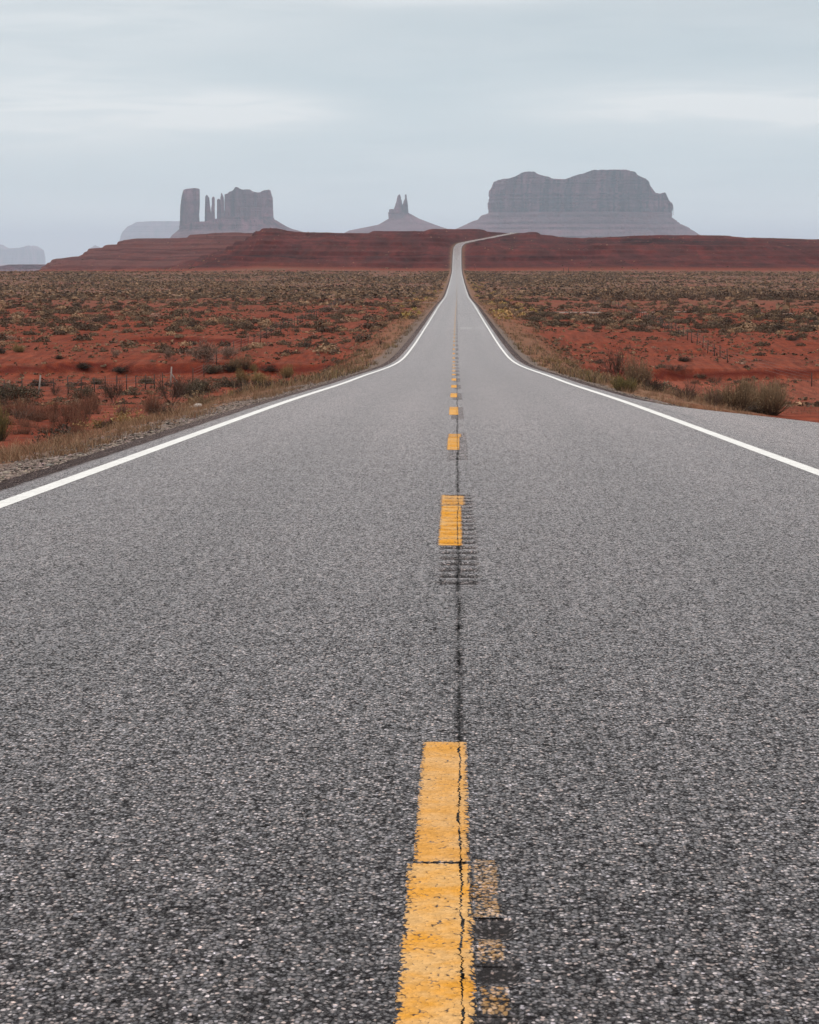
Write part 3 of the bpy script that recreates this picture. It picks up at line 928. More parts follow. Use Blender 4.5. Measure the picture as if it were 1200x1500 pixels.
# castle-like group at the left
gb = link('castle_butte', None, loc=(0, 0, 0), label='castle-like butte with a lone thick pillar, thin spires and notched wall', cat='butte')
Dg = 20500.0
tl = [(264, 322), (266, 336.7), (257, 342.5), (251, 350), (235, 360), (180, 398)]
tr = [(402, 318), (402.6, 321.5), (413.4, 328), (423, 333.4), (429.7, 336), (439, 337), (455, 345), (540, 398)]
link('talus_slope', rock(tl, tr, [(260, 334), (275, 330), (294, 326), (300, 326.5), (318, 323), (330, 319), (402, 319)], Dg, 398.5, 336.0, 0.55, MB1, 'talus_slope', N=300, L=30, seed=21, flute=0.03), gb)
link('rock_pillar', rock([(271.5, 277), (271.3, 280.3), (269, 288), (266.7, 304), (266, 321.5), (265, 338)], [(294.3, 277), (294.8, 280.3), (294.7, 299.8), (293.6, 315), (294.6, 338)],
                         [(271.5, 279.9), (275.8, 278.2), (286.7, 277), (293.8, 277.7)], Dg, 338.5, 336, 0.75, MB1, 'rock_pillar', N=150, L=60, seed=23, flute=0.07, fl_freq=12), gb)
link('rock_spire', rock([(304.4, 286.4), (303, 289), (302.3, 304), (301.6, 338)], [(305.6, 286.4), (308.6, 291), (309.4, 299.8), (311.2, 315), (312, 338)], [(304, 287), (305, 286.4), (306, 287)],
                        Dg, 338.5, 336, 0.8, MB1, 'rock_spire', N=80, L=50, seed=25, flute=0.12, fl_freq=8), gb)
link('rock_spire', rock([(314, 289), (312.3, 292), (312.6, 300), (311.5, 306), (310.5, 338)], [(315.6, 289), (316.8, 291), (316.5, 305), (317.2, 338)], [(313.5, 290), (314.8, 289), (316, 290)],
                        Dg, 338.5, 336, 0.9, MB1, 'rock_spire', N=80, L=50, seed=27, flute=0.12, fl_freq=8), gb)
top = [(319.8, 294.4), (321.3, 292.3), (323.5, 292.3), (324.6, 289), (325.7, 284.9), (327.4, 284), (328.3, 286.8), (330, 290), (331, 292), (331.8, 286.4), (336.5, 284.7),
       (338.7, 282.5), (346.3, 280.8), (347.3, 275.6), (349.5, 275.4), (352.8, 278.6), (358.2, 279.9), (362.5, 278.6), (369, 279.3), (371.2, 283.6), (374, 284.2), (377, 283.2), (380, 284.6), (384.2, 283.4),
       (387.4, 281), (396, 279.5), (397.6, 280.3), (399.3, 286.8), (401, 291.2)]
link('rock_spire', rock([(321, 292.2), (319.9, 294.4), (319.7, 310), (319.2, 338)], [(323.6, 292.2), (324.6, 294), (325.5, 312), (326.5, 338)], [(320, 293.5), (321.5, 292.2), (323.4, 292.3), (324.5, 294)],
                        Dg - 60, 338.5, 336, 0.9, MB1, 'rock_spire', N=80, L=50, seed=41, flute=0.10, fl_freq=8), gb)
link('rock_spire', rock([(326.2, 283.8), (325.6, 285.5), (325.9, 287), (324.9, 290), (324.6, 300), (324, 338)], [(327.5, 283.8), (328, 286), (329.6, 289.5), (330.3, 296), (331, 338)], [(325.5, 284.6), (327, 283.9), (328.5, 287)],
                        Dg, 338.5, 336, 0.9, MB1, 'rock_spire', N=80, L=50, seed=43, flute=0.10, fl_freq=8), gb)
top = [t for t in top if t[0] >= 331.5]
link('rock_wall', rock([(331.4, 275), (331.2, 300), (330.4, 338)], [(398, 275), (399.3, 286.8), (400.9, 291.2), (401.6, 319.3), (402.5, 338)], top, Dg, 338.5, 318.0, 0.36, MB1, 'rock_wall', N=420, L=90, seed=29, flute=0.07, fl_freq=34), gb)

# far pale mesas
me = rock([(203, 324.5), (197, 329), (190, 332), (183, 339), (180.5, 344), (178, 352), (150, 396)], [(320, 324.5), (335, 345), (380, 396)],
          [(180, 336), (194, 330), (204, 326), (232, 324.8), (264, 324.8), (320, 325)], 58000.0, 397, 347, 0.5, MB2, 'mesa', N=240, L=50, seed=31, flute=0.05, fl_freq=24)
link('mesa', me, label='pale bluish flat mesa fading in haze just left of and behind the thick pillar', cat='mesa')
me = rock([(-70, 359), (-74, 366), (-90, 388), (-130, 396)], [(62, 359), (65, 368), (66.3, 386), (90, 396)],
          [(-70, 366), (-50, 362), (-20, 361), (-6, 357), (0, 359), (8, 364), (16, 366), (24, 364), (38, 363), (45, 360.5), (48, 360), (52, 361), (62, 366), (66, 368)], 64000.0, 396, 385, 0.5, MB2, 'mesa', N=260, L=50, seed=33, flute=0.05, fl_freq=24)
link('mesa', me, label='palest mesa with a ragged top at the far left end of the horizon', cat='mesa')
me = rock([(140, 359.8), (135, 363), (128, 368.5), (110, 384)], [(143, 359.8), (147, 361.5), (160, 372), (190, 384)], [(138, 360.5), (141.5, 359.6), (146, 361)], 58000.0, 386, 375, 0.7, MB2, 'peak', N=90, L=30, seed=35)
link('peak', me, label='tiny pale peak showing just above the left shoulder of the red ridge', cat='peak')
me = rock([(-120, 386), (-140, 398)], [(60, 386), (74, 388), (150, 399)], [(-120, 392), (0, 391), (14, 389.5), (22, 387.3), (64, 387.2), (80, 389)], 12000.0, 400, 393, 0.5, MB1, 'low_mesa', N=200, L=30, seed=37)
link('low_mesa', me, label='low pinkish bench below the palest mesa at the far left', cat='mesa')

# ------------------------------------------------------------------ fences


def fence(label, posts, hgt, wood_at=(), brace_at=None, group='barbed wire fences'):
    root = link('wire_fence', None, loc=(float(posts[0][0]), float(posts[0][1]), float(terrain(*posts[0]))), label=label, cat='fence', group=group)
    o = np.array(root.location)
    pts = []
    tp = MB()
    tp.box((0, 0, 0.60), (0.055, 0.018, 1.5))
    tp.box((0, 0.018, 0.62), (0.014, 0.035, 1.42))
    for zz in np.arange(0.2, 1.25, 0.13):
        tp.box((0, -0.012, zz), (0.022, 0.012, 0.03))
    tm = tp.mesh('fence_post', M_POST)
    wp = MB()
    wp.tube([(0, 0, -0.2), (0.01, 0, 0.6), (0.03, 0.0, 1.62)], [0.075, 0.068, 0.06], 9)
    wm = wp.mesh('wooden_post', M_WOOD)
    for i, (x, y) in enumerate(posts):
        z = float(terrain(x, y))
        wood = i in wood_at
        b = link('wooden_post' if wood else 'fence_post', wm if wood else tm, root, (x - o[0], y - o[1], z - o[2]))
        b.rotation_euler = (random.uniform(-.05, .05), random.uniform(-.06, .06) + (0.05 if wood else 0), random.uniform(-.6, .6))
        b.scale = (1.0 if wood else 1.5, 1.0 if wood else 1.5, hgt * random.uniform(0.92, 1.08))
        pts.append((x - o[0], y - o[1], z - o[2]))
    if brace_at is not None:
        i = brace_at
        br = MB()
        p = np.array(pts[i])
        q = p + np.array([0.75, 0.1, 0.05])
        br.tube([p + (0, 0, 1.25), q], [0.05, 0.05], 8)
        link('brace_post', br.mesh('brace_post', M_WOOD), root)
    pts = np.array(pts)
    for hz in (0.35, 0.65, 0.92, 1.18):
        w = MB()
        path = []
        for i in range(len(pts) - 1):
            for t in (0, 0.25, 0.5, 0.75):
                q = pts[i] * (1 - t) + pts[i + 1] * t
                path.append(q + (0, -0.02, hz * hgt - 0.10 * t * (1 - t)))
        path.append(pts[-1] + (0, -0.02, hz * hgt))
        w.tube(path, 0.009, 4)
        link('wire', w.mesh('wire', M_WIRE), root)
    return root


lp = [(-47 + 2.0 * 0, 176.0)]
lat = []
for px in (-40, -18, 3, 29, 54, 77, 98, 117.5, 137, 153, 170, 184, 198, 212, 225, 237.5, 249):
    y = float(np.interp(px, [-40, 0, 100, 249], [170, 174, 180, 200]))
    lat.append(((px - 669.0) * y / F, y))
fence('wire fence crossing the left red flat, with a pale leaning wooden post in it', lat, 1.0, wood_at=(4, 16), brace_at=16)
lon = []
y = 206.0
while y < 560:
    lon.append((float(np.interp(y, [205, 225, 270, 400, 600], [-24.5, -23.6, -22.8, -23.5, -27])) + random.uniform(-.1, .1), y))
    y += random.uniform(6.0, 7.6)
fence('line of dark fence posts running away along the left side of the road', lon, 1.0)
lon = [(31.8, 200.0)]
y = 222.0
while y < 560:
    lon.append((float(np.interp(y, [220, 225, 280, 400, 600], [26.9, 26.9, 27.6, 30.5, 36])) + random.uniform(-.1, .1), y))
    y += random.uniform(5.4, 6.6)
fence('line of dark fence posts running away across red sand on the right', lon, 1.0)

# ------------------------------------------------------------------ vegetation
SAGE = [(0.112, 0.085, 0.059), (0.082, 0.062, 0.044), (0.150, 0.115, 0.078)]
DARK = [(0.058, 0.043, 0.034), (0.080, 0.058, 0.045), (0.042, 0.032, 0.027)]
RABB = [(0.235, 0.162, 0.10), (0.175, 0.118, 0.074), (0.285, 0.196, 0.117)]
PINK = [(0.27, 0.175, 0.135), (0.21, 0.135, 0.105), (0.31, 0.215, 0.165)]
GREEN = [(0.17, 0.135, 0.060), (0.22, 0.172, 0.058), (0.12, 0.095, 0.052)]
TWIG = [(0.095, 0.060, 0.046), (0.07, 0.046, 0.038), (0.14, 0.090, 0.066)]
WEED = [(0.20, 0.085, 0.058), (0.15, 0.060, 0.042), (0.27, 0.135, 0.085)]
STRAW = [(0.36, 0.222, 0.135), (0.27, 0.155, 0.094), (0.43, 0.28, 0.175)]
GOLD = [(0.26, 0.172, 0.075), (0.20, 0.130, 0.062), (0.31, 0.21, 0.10)]


def pick(pal, n, rg):
    a = np.array(pal)[rg.integers(0, len(pal), n)]
    return a * rg.uniform(0.78, 1.22, (n, 1))


def ribbons(base, tip, bow, w0, w1, col0, col1, rg, seg=3):
    """thin tapering stems as ribbons; returns V, F4, colour"""
    n = len(base)
    t = np.linspace(0, 1, seg + 1)
    c = base[:, None] * (1 - t)[None, :, None] + tip[:, None] * t[None, :, None] + bow[:, None] * (4 * t * (1 - t))[None, :, None]
    side = rg.normal(size=(n, 3)) * (1, 1, 0.15)
    side /= np.linalg.norm(side, axis=1)[:, None]
    w = (w0 * (1 - t) + w1 * t)[None, :, None] * side[:, None] * 0.5
    V = np.stack([c - w, c + w], 2).reshape(n, -1, 3)          # n, (seg+1)*2
    m = (seg + 1) * 2
    f = []
    for k in range(seg):
        f.append((2 * k, 2 * k + 1, 2 * k + 3, 2 * k + 2))
    Fq = (np.arange(n)[:, None, None] * m + np.array(f)[None]).reshape(-1, 4)
    cc = col0[:, None] * (1 - t)[None, :, None] + col1[:, None] * t[None, :, None]
    cc = np.repeat(cc, 2, 1)
    return V.reshape(-1, 3), Fq, cc.reshape(-1, 3)


def leaves(pos, size, cols, rg, up=0.5):
    n = len(pos)
    a = rg.normal(size=(n, 3)) + (0, 0, up)
    a /= np.linalg.norm(a, axis=1)[:, None]
    b = np.cross(a, rg.normal(size=(n, 3)))
    b /= np.linalg.norm(b, axis=1)[:, None]
    s = size * rg.uniform(0.6, 1.4, (n, 1))
    a, b = a * s * 1.6, b * s * 0.6
    V = np.stack([pos - b * 0.6, pos + a * 0.5 - b, pos + a, pos + a * 0.5 + b], 1).reshape(-1, 3)
    return V, np.arange(n * 4).reshape(-1, 4), np.repeat(cols, 4, 0)


def dome_points(n, rg, flat=1.0, lumps=5):
    """points through the volume of a lumpy crown of unit radius and height"""
    ctr = rg.uniform(-0.55, 0.55, (lumps, 2))
    rad = rg.uniform(0.35, 0.62, lumps)
    hh = rg.uniform(0.6, 1.0, lumps) * (1 - 0.3 * np.linalg.norm(ctr, axis=1))
    k = rg.integers(0, lumps, n)
    d = rg.normal(size=(n, 3))
    d /= np.linalg.norm(d, axis=1)[:, None]
    d[:, 2] = np.abs(d[:, 2])
    r = rg.uniform(0.35, 1.0, n) ** 0.55
    p = np.empty((n, 3))
    p[:, 0] = ctr[k, 0] + d[:, 0] * rad[k] * r
    p[:, 1] = ctr[k, 1] + d[:, 1] * rad[k] * r
    p[:, 2] = 0.04 + d[:, 2] * hh[k] * r
    return p


def bush_parts(kind, seed, stems=420, nleaf=1500, leaf=0.03):
    """unit bush (radius ~1, height ~1): (stem data, leaf data)"""
    rg = np.random.default_rng(seed)
    pal = dict(sage=SAGE, dark=DARK, rabbit=RABB, pink=PINK, green=GREEN, twig=TWIG, weed=WEED, gold=GOLD)[kind]
    n = stems
    if kind in ('rabbit', 'green', 'gold', 'weed'):
        a = rg.uniform(0, 2 * math.pi, n)
        r = rg.uniform(0, 1, n) ** 0.6
        m = int(rg.integers(4, 7))
        cc0 = rg.uniform(-0.5, 0.5, (m, 2))
        ch = rg.uniform(0.5, 1.0, m)
        ch[int(rg.integers(0, m))] = 1.05
        cr_ = rg.uniform(0.45, 0.8, m)
        k0 = rg.integers(0, m, n)
        base = np.stack([cc0[k0, 0] * 0.8 + np.cos(a) * r * 0.10, cc0[k0, 1] * 0.8 + np.sin(a) * r * 0.10, np.full(n, -0.05)], 1)
        lean = r * rg.uniform(0.6, 1.2, n) * cr_[k0]
        hgt = ch[k0] * np.sqrt(np.clip(1 - (0.88 * r) ** 2, 0.05, 1)) * rg.uniform(0.62, 1.08, n)
        tip = np.stack([cc0[k0, 0] + np.cos(a) * lean, cc0[k0, 1] + np.sin(a) * lean, hgt], 1)
        bow = np.stack([np.cos(a) * lean * 0.10, np.sin(a) * lean * 0.10, 0.04 * np.ones(n)], 1) + rg.normal(size=(n, 3)) * 0.03
        c0 = pick(DARK if kind != 'weed' else TWIG, n, rg)
        c1 = pick(pal, n, rg)
        st = ribbons(base, tip, bow, 0.016, 0.010, c0, c1, rg)
        k = rg.integers(0, n, nleaf)
        t = rg.uniform(0.22, 1.02, nleaf)[:, None]
        pos = base[k] * (1 - t) + tip[k] * t + bow[k] * 4 * t * (1 - t) + rg.normal(size=(nleaf, 3)) * 0.035
        lv = leaves(pos, leaf, pick(pal, nleaf, rg), rg, 1.2)
    elif kind in ('twig', 'pink'):
        B, Tt, W0 = [], [], []
        lev = [(np.zeros(3), np.array([0, 0, 1.0]), 0.5)]
        main = 16
        for i in range(main):
            a = rg.uniform(0, 2 * math.pi)
            l = rg.uniform(0.15, 0.95)
            b0 = np.array([math.cos(a) * 0.12 * l, math.sin(a) * 0.12 * l, -0.05])
            d = np.array([math.cos(a) * l, math.sin(a) * l, rg.uniform(0.55, 1.0)])
            e0 = b0 + d * 0.55
            B.append(b0); Tt.append(e0); W0.append(0.035)
            for j in range(6):
                t = rg.uniform(0.35, 1.0)
                s0 = b0 + (e0 - b0) * t
                d2 = d / np.linalg.norm(d) + rg.normal(size=3) * 0.42
                e1 = s0 + d2 * rg.uniform(0.25, 0.45)
                B.append(s0); Tt.append(e1); W0.append(0.018)
                for q in range(5 if kind == 'twig' else 7):
                    t2 = rg.uniform(0.3, 1.0)
                    s1 = s0 + (e1 - s0) * t2
                    e2 = s1 + (d2 / np.linalg.norm(d2) + rg.normal(size=3) * 0.5) * rg.uniform(0.10, 0.26)
                    B.append(s1); Tt.append(e2); W0.append(0.010)
        B, Tt, W0 = np.array(B), np.array(Tt), np.array(W0)
        Tt[:, 2] = np.maximum(Tt[:, 2], 0.03)
        n = len(B)
        cols = pick(TWIG if kind == 'twig' else DARK, n, rg)
        c1 = pick(pal, n, rg)
        st = ribbons(B, Tt, rg.normal(size=(n, 3)) * 0.015, 0.016, 0.009, cols, c1, rg)
        nl = nleaf if kind == 'pink' else nleaf // 4
        k = rg.integers(main, n, nl)
        t = rg.uniform(0.2, 1.05, nl)[:, None]
        pos = B[k] * (1 - t) + Tt[k] * t + rg.normal(size=(nl, 3)) * 0.03
        lv = leaves(pos, leaf * (1.0 if kind == 'pink' else 0.7), pick(pal, nl, rg), rg, 0.6)
    else:
        pos = dome_points(nleaf, rg)
        lv = leaves(pos, leaf * 1.15, pick(pal, nleaf, rg), rg, 0.8)
        k = rg.integers(0, nleaf, n)
        tip = pos[k] * rg.uniform(0.9, 1.12, (n, 1))
        base = tip * (0.25, 0.25, 0) + (0, 0, -0.05)
        st = ribbons(base, tip, rg.normal(size=(n, 3)) * 0.03, 0.02, 0.012, pick(DARK, n, rg), pick(pal, n, rg), rg)
    return st, lv


def data_mesh(name, d):
    return new_mesh(name, d[0], [d[1]], M_LEAF, dict(tint=d[2]))


KINDN = dict(sage='sagebrush', dark='sagebrush', rabbit='rabbitbrush', pink='desert_shrub', green='rabbitbrush', twig='bare_shrub', weed='dry_weed', gold='rabbitbrush')
CATN = dict(sage='sagebrush', dark='sagebrush', rabbit='shrub', pink='shrub', green='shrub', twig='shrub', weed='weeds', gold='shrub')


def hero(kind, px, row, wpx, hpx, label, seed, stems=420, nleaf=1500, leaf=0.03, y=None):
    p = hit(px, row) if y is None else np.array([(px - 669.0) * y / F, y, float(terrain((px - 669.0) * y / F, y))])
    s = p[1] / F
    st, lv = bush_parts(kind, seed, stems, nleaf, leaf)
    root = link(KINDN[kind], None, loc=tuple(p - (0, 0, 0.02)), label=label, cat=CATN[kind])
    g = 1.32 if kind in ('rabbit', 'green', 'gold', 'weed') else 1.2
    sc = (wpx * s / 2 * g, wpx * s / 2 * g, hpx * s * 1.08)
    for nm, d in (('stems', st), ('foliage', lv)):
        V = d[0] * sc
        link(nm, new_mesh(nm, V, [d[1]], M_LEAF, dict(tint=d[2])), root)
    PLACED.append((p[0], p[1], wpx * s / 2))
    return root


PLACED = []
H = hero
# right roadside
H('twig', 904, 557, 50, 42, 'dark bare-twigged shrub at right verge, left of the tan and yellow-green bushes', 101, nleaf=1500)
H('rabbit', 937, 566, 50, 46, 'tall tan-brown bush on the right verge behind the yellow-green one', 102, nleaf=2200, leaf=0.026)
H('dark', 958, 573, 34, 24, 'dark low bush leaning off the right side of the tall tan-brown bush', 103)
H('green', 917, 574, 46, 25, 'low yellow-green bush at the right road edge below the bare-twigged shrub', 104, nleaf=1900)
H('twig', 1006, 588, 46, 29, 'dark wiry dead shrub alone by the right pull-out between the tan bushes', 105, nleaf=1100)
H('rabbit', 1068, 599, 68, 44, 'left half of the big tan bush pair at the edge of the right pull-out', 106, stems=800, nleaf=3400, leaf=0.022)
H('rabbit', 1118, 606, 72, 46, 'right half of the big tan bush pair at the edge of the right pull-out', 107, stems=900, nleaf=3600, leaf=0.022)
H('dark', 1085, 601, 60, 20, 'dark low growth under and between the big tan bush pair', 108)
H('rabbit', 1097, 577, 30, 22, 'tan bush standing just behind the big tan bush pair', 109)
H('twig', 1044, 596, 34, 24, 'dark twiggy fringe on the left side of the big tan bush pair', 110, nleaf=900)
H('twig', 1046, 563, 26, 13, 'small dark brown tuft on red sand behind the wiry dead shrub', 111, nleaf=700)
H('weed', 1020, 562, 24, 8, 'thin reddish weeds on the red sand left of the small brown tuft', 112, stems=200, nleaf=300)
H('weed', 1140, 567, 40, 12, 'thin reddish weeds on sand right of the bush behind the tan pair', 113, stems=240, nleaf=400)
H('dark', 1000, 529, 30, 8, 'flat dark bush on top of the right dry-wash bank', 114)
H('twig', 988, 543, 50, 9, 'low grey dead brush in the right dry wash', 115, nleaf=600)
H('dark', 1162, 499, 24, 8, 'round dark sagebrush alone on red sand at far right beyond the fence', 116)
# left roadside
H('sage', 14, 586, 82, 32, 'largest grey sagebrush, cut off by the left picture edge below the fence', 201, nleaf=2400)
H('dark', 60, 566, 46, 12, 'dark bush at the foot of the pale leaning wooden post', 202)
H('sage', 122, 584, 48, 24, 'grey sagebrush below the left fence, right of the largest one', 203)
H('twig', 166, 590, 44, 34, 'brown twiggy bush below the left fence beside the grey sagebrush', 204, nleaf=1500)
H('twig', 250, 592, 60, 44, 'big brown twiggy bush below the braced fence post', 205, nleaf=2200)
H('sage', 262, 578, 60, 24, 'grey bush behind the right side of the big brown twiggy bush', 206)
H('pink', 299, 531, 46, 30, 'large pale pinkish dome-shaped bush on the left flat', 207, nleaf=2600, leaf=0.034)
H('pink', 336, 526, 34, 18, 'pale pinkish bush just right of the large pinkish dome', 208, nleaf=1500, leaf=0.036)
H('pink', 246, 527, 16, 17, 'small pale pinkish bush above the braced fence post', 209, nleaf=1000, leaf=0.04)
H('rabbit', 351, 541, 38, 22, 'brown-gold bush right of the pinkish domes', 210, nleaf=1700)
H('dark', 339, 545, 26, 14, 'dark bush tucked under the brown-gold bush', 211)
H('sage', 310, 548, 32, 15, 'grey-green mound below the large pinkish dome', 212)
H('sage', 295, 574, 60, 24, 'wide grey-green sagebrush left of the road, below the pinkish domes', 213, nleaf=2000)
H('sage', 338, 567, 44, 20, 'grey-green sagebrush right of the wide one', 214)
H('gold', 357, 561, 30, 23, 'golden-topped bush between the grey-green sagebrushes', 215)
H('gold', 388, 564, 44, 20, 'golden tan bush nearest the left road bend', 216)
H('dark', 393, 546, 34, 10, 'dark flat bush right of the brown-gold bush', 217)
H('gold', 372, 545, 18, 11, 'small golden bush at the left end of the dark flat bush', 218)
H('gold', 425, 553, 30, 18, 'small yellowish bush on the left verge past the golden tan bush', 219)
H('gold', 29, 516, 22, 14, 'golden rabbitbrush at far left above the wash bank', 220)
H('dark', 88, 526, 18, 8, 'small dark bush on red sand above the left wash bank', 221)
H('dark', 120, 540, 40, 9, 'dark flat bush behind the left fence at the bank', 222)
H('sage', 212, 562, 34, 13, 'grey mound under the right half of the left fence', 223)
H('dark', 178, 545, 40, 10, 'dark bush behind the left fence, right of middle', 224)
H('sage', 140, 563, 30, 11, 'grey mound at the foot of the left fence, near middle', 225)
H('pink', 168, 524, 14, 13, 'tiny pale bush on the sand beyond the left wash bank', 226, nleaf=600, leaf=0.05)
H('green', -6, 646, 50, 70, 'tall yellow-green bush cut off by the left picture edge', 230, stems=700, nleaf=2600, leaf=0.02)
H('dark', 163, 625, 26, 18, 'small dark tuft at the near left gravel edge', 231, stems=300, nleaf=900)
H('green', 100, 655, 14, 8, 'smallest green tuft in the near left gravel', 232, stems=150, nleaf=300)
H('weed', 225, 606, 44, 34, 'tall thin rusty weeds at left verge below the big brown bush', 233, stems=420, nleaf=500, leaf=0.018)
H('twig', 180, 612, 34, 22, 'thin dead branches at left verge above the small dark tuft', 234, nleaf=200)
H('twig', 80, 580, 30, 14, 'small reddish twiggy bush between the left fence and the near weeds', 235, nleaf=500)
H('twig', 33, 618, 60, 20, 'grey dead brush behind the near left weeds', 236, nleaf=500)

WEEDP = []
for v in range(5):
    st, lv = bush_parts('weed', 700 + v, stems=260, nleaf=420, leaf=0.03)
    WEEDP.append(new_mesh('dry_weed', np.vstack([st[0], lv[0]]), [np.vstack([st[1], lv[1] + len(st[0])])], M_LEAF, dict(tint=np.vstack([st[2], lv[2]]))))
for k in range(26):
    px, row = random.uniform(12, 138), random.uniform(606, 640)
    row -= 0.10 * max(0, px - 70)
    p = hit(px, row)
    sc = p[1] / F
    o = link('dry_weed', WEEDP[k % 5], None, (p[0], p[1], p[2] - 0.02), label='reddish dry weed in the tall patch on the near left verge', cat='weeds', group='reddish weeds on the near left verge')
    o.scale = (random.uniform(15, 27) * sc, random.uniform(15, 27) * sc, random.uniform(15, 33) * sc)
    o.rotation_euler = (0, 0, random.uniform(0, 6.28))

# mid-distance shrubs: one mesh per variant, copied
PROTO = {}
for k, kk in enumerate(('sage', 'dark', 'rabbit', 'pink', 'gold', 'twig')):
    PROTO[kk] = []
    for v in range(4):
        st, lv = bush_parts(kk, 500 + k * 10 + v, stems=70, nleaf=420, leaf=0.06)
        V = np.vstack([st[0], lv[0]])
        PROTO[kk].append(new_mesh(KINDN[kk], V, [np.vstack([st[1], lv[1] + len(st[0])])], M_LEAF, dict(tint=np.vstack([st[2], lv[2]]))))


for side, n, ya_, yb2_ in ((-1, 26, 48, 240), (1, 16, 85, 240)):
    for k in range(n):
        y = ya_ * (yb2_ / ya_) ** random.random()
        x = side * (float(EDGE_R(y)) + 2.6 + random.random() * (2.5 + y * 0.018))
        kk = random.choice(('rabbit', 'sage', 'dark', 'twig', 'rabbit', 'gold'))
        o = link(KINDN[kk], random.choice(PROTO[kk]), None, (x, y, float(terrain(x, y)) - 0.03),
                 label='%s on the dry grass of the %s road verge' % (dict(rabbit='small tan bush', sage='small grey bush', dark='small dark bush', twig='small brown twiggy bush', gold='small golden bush')[kk], 'left' if side < 0 else 'right'),
                 cat=CATN[kk], group='%s bushes on the %s verge' % (kk if kk != 'rabbit' else 'tan', 'left' if side < 0 else 'right'))
        r = random.uniform(0.28, 0.6) * (1 + y / 260)
        o.scale = (r, r, r * random.uniform(0.6, 0.9))
        o.rotation_euler = (0, 0, random.uniform(0, 6.28))
        PLACED.append((x, y, r))


def free(x, y, r):
    for (a, b, c) in PLACED:
        if abs(x - a) < (r + c) * 0.6 and abs(y - b) < (r + c) * 0.8:
            return False
    return True


def scatter_pool(n, y0, y1, dens):
    """candidate shrubs: world x, y, radius, height, kind index"""
    y = np.sqrt(rng.uniform(y0 ** 2, y1 ** 2, n))
    x = rng.uniform(-0.225, 0.185, n) * (y + 12)
    d = dens(x, y)
    keep = rng.uniform(0, 1, n) < d
    x, y = x[keep], y[keep]
    over = np.where(x < 0, -x, x) - 5.0
    keep = over > np.interp(y, [0, 100, 600, 2000], [3.5, 5, 2.5, 1.5])
    keep &= ~((np.abs(y - 404) < 5.0) & (x > 0) & (x < 45))
    return x[keep], y[keep]


def dens_mid(x, y):
    c = fbm(x / 17.0, y / 40.0, 4, 201)
    d = 0.22 + 0.75 * sstep(-0.05, 0.45, c)
    d = d * (0.45 + 0.55 * sstep(225, 330, y))
    d = np.where((x < -9) & (y > 85) & (y < 205), d * 2.0, d)
    # open red flat in front of the right fence
    d = np.where((x > 8) & (y > 60) & (y < 290), d * 0.18, d)
    d = np.where((x < -8) & (y > 205) & (y < 290), d * 0.4, d)
    return d


def dens_mid2(x, y):
    d = dens_mid(x, y) * np.interp(y, [230, 290, 340, 450, 620, 820], [2.4, 1.8, 0.75, 0.38, 0.42, 0.8])
    return np.where((x > 8) & (y < 290), d * 0.5, d)


KL = ('sage', 'dark', 'rabbit', 'pink', 'gold', 'twig')
LBL = dict(sage='low grey-green sagebrush mound', dark='low dark sagebrush mound', rabbit='tan rounded bush', pink='pale pinkish bush',
           gold='golden rounded bush', twig='brown twiggy bush')
GRPN = dict(sage='grey sagebrush on the red flats', dark='dark sagebrush on the red flats', rabbit='tan bushes on the red flats',
            pink='pinkish bushes on the red flats', gold='golden bushes on the red flats', twig='twiggy bushes on the red flats')


def kinds_for(x, y, n):
    base = np.array([0.42, 0.38, 0.08, 0.03, 0.05, 0.04])
    return rng.choice(6, n, p=base)


x1, y1 = scatter_pool(9000, 75, 700, dens_mid)
rad = rng.gamma(5.0, 0.14, len(x1)).clip(0.25, 1.7)
kd = kinds_for(x1, y1, len(x1))
app = rad / y1
infr = (px_of(x1, y1) > -15) & (px_of(x1, y1) < 1215)
order = np.argsort(-(app * infr))
N_IND = 190
ind, rest = [], []
for i in order:
    if len(ind) < N_IND and infr[i] and y1[i] > 95 and free(x1[i], y1[i], rad[i]):
        ind.append(i)
    elif 150 < y1[i] < 310:
        rest.append(i)
for i in ind:
    kk = KL[kd[i]]
    x, y = float(x1[i]), float(y1[i])
    side = 'left' if x < 0 else 'right'
    fx = -23.5 if x < 0 else 28.5
    if abs(x) < abs(fx):
        where = 'between the %s fence line and the road' % side
    else:
        where = 'on red sand beyond the %s fence line' % side
    where += ', near' if y < 260 else ', farther off'
    o = link(KINDN[kk], random.choice(PROTO[kk]), None, (x, y, float(terrain(x, y)) - 0.03), label='%s %s' % (LBL[kk], where), cat=CATN[kk],
             group=GRPN[kk] + ' ' + where.replace(',', ''))
    o.rotation_euler = (0, 0, random.uniform(0, 6.28))
    r = float(rad[i])
    o.scale = (r, r * random.uniform(0.8, 1.2), r * random.uniform(0.48, 0.78))

# the rest of the brush: thousands of small shrubs on the plain, one object
PAL = 1.4 * np.array([SAGE[0], SAGE[1], DARK[0], DARK[1], RABB[0], RABB[1], PINK[1], RABB[2], SAGE[2], GREEN[1], GOLD[0]])
PAL[:9] = PAL[:9] * 0.72 + 0.28 * PAL[:9].mean(0)
PAL = PAL * (1.0, 0.885, 0.86)
PAL[:4] = PAL[:4] * 0.8


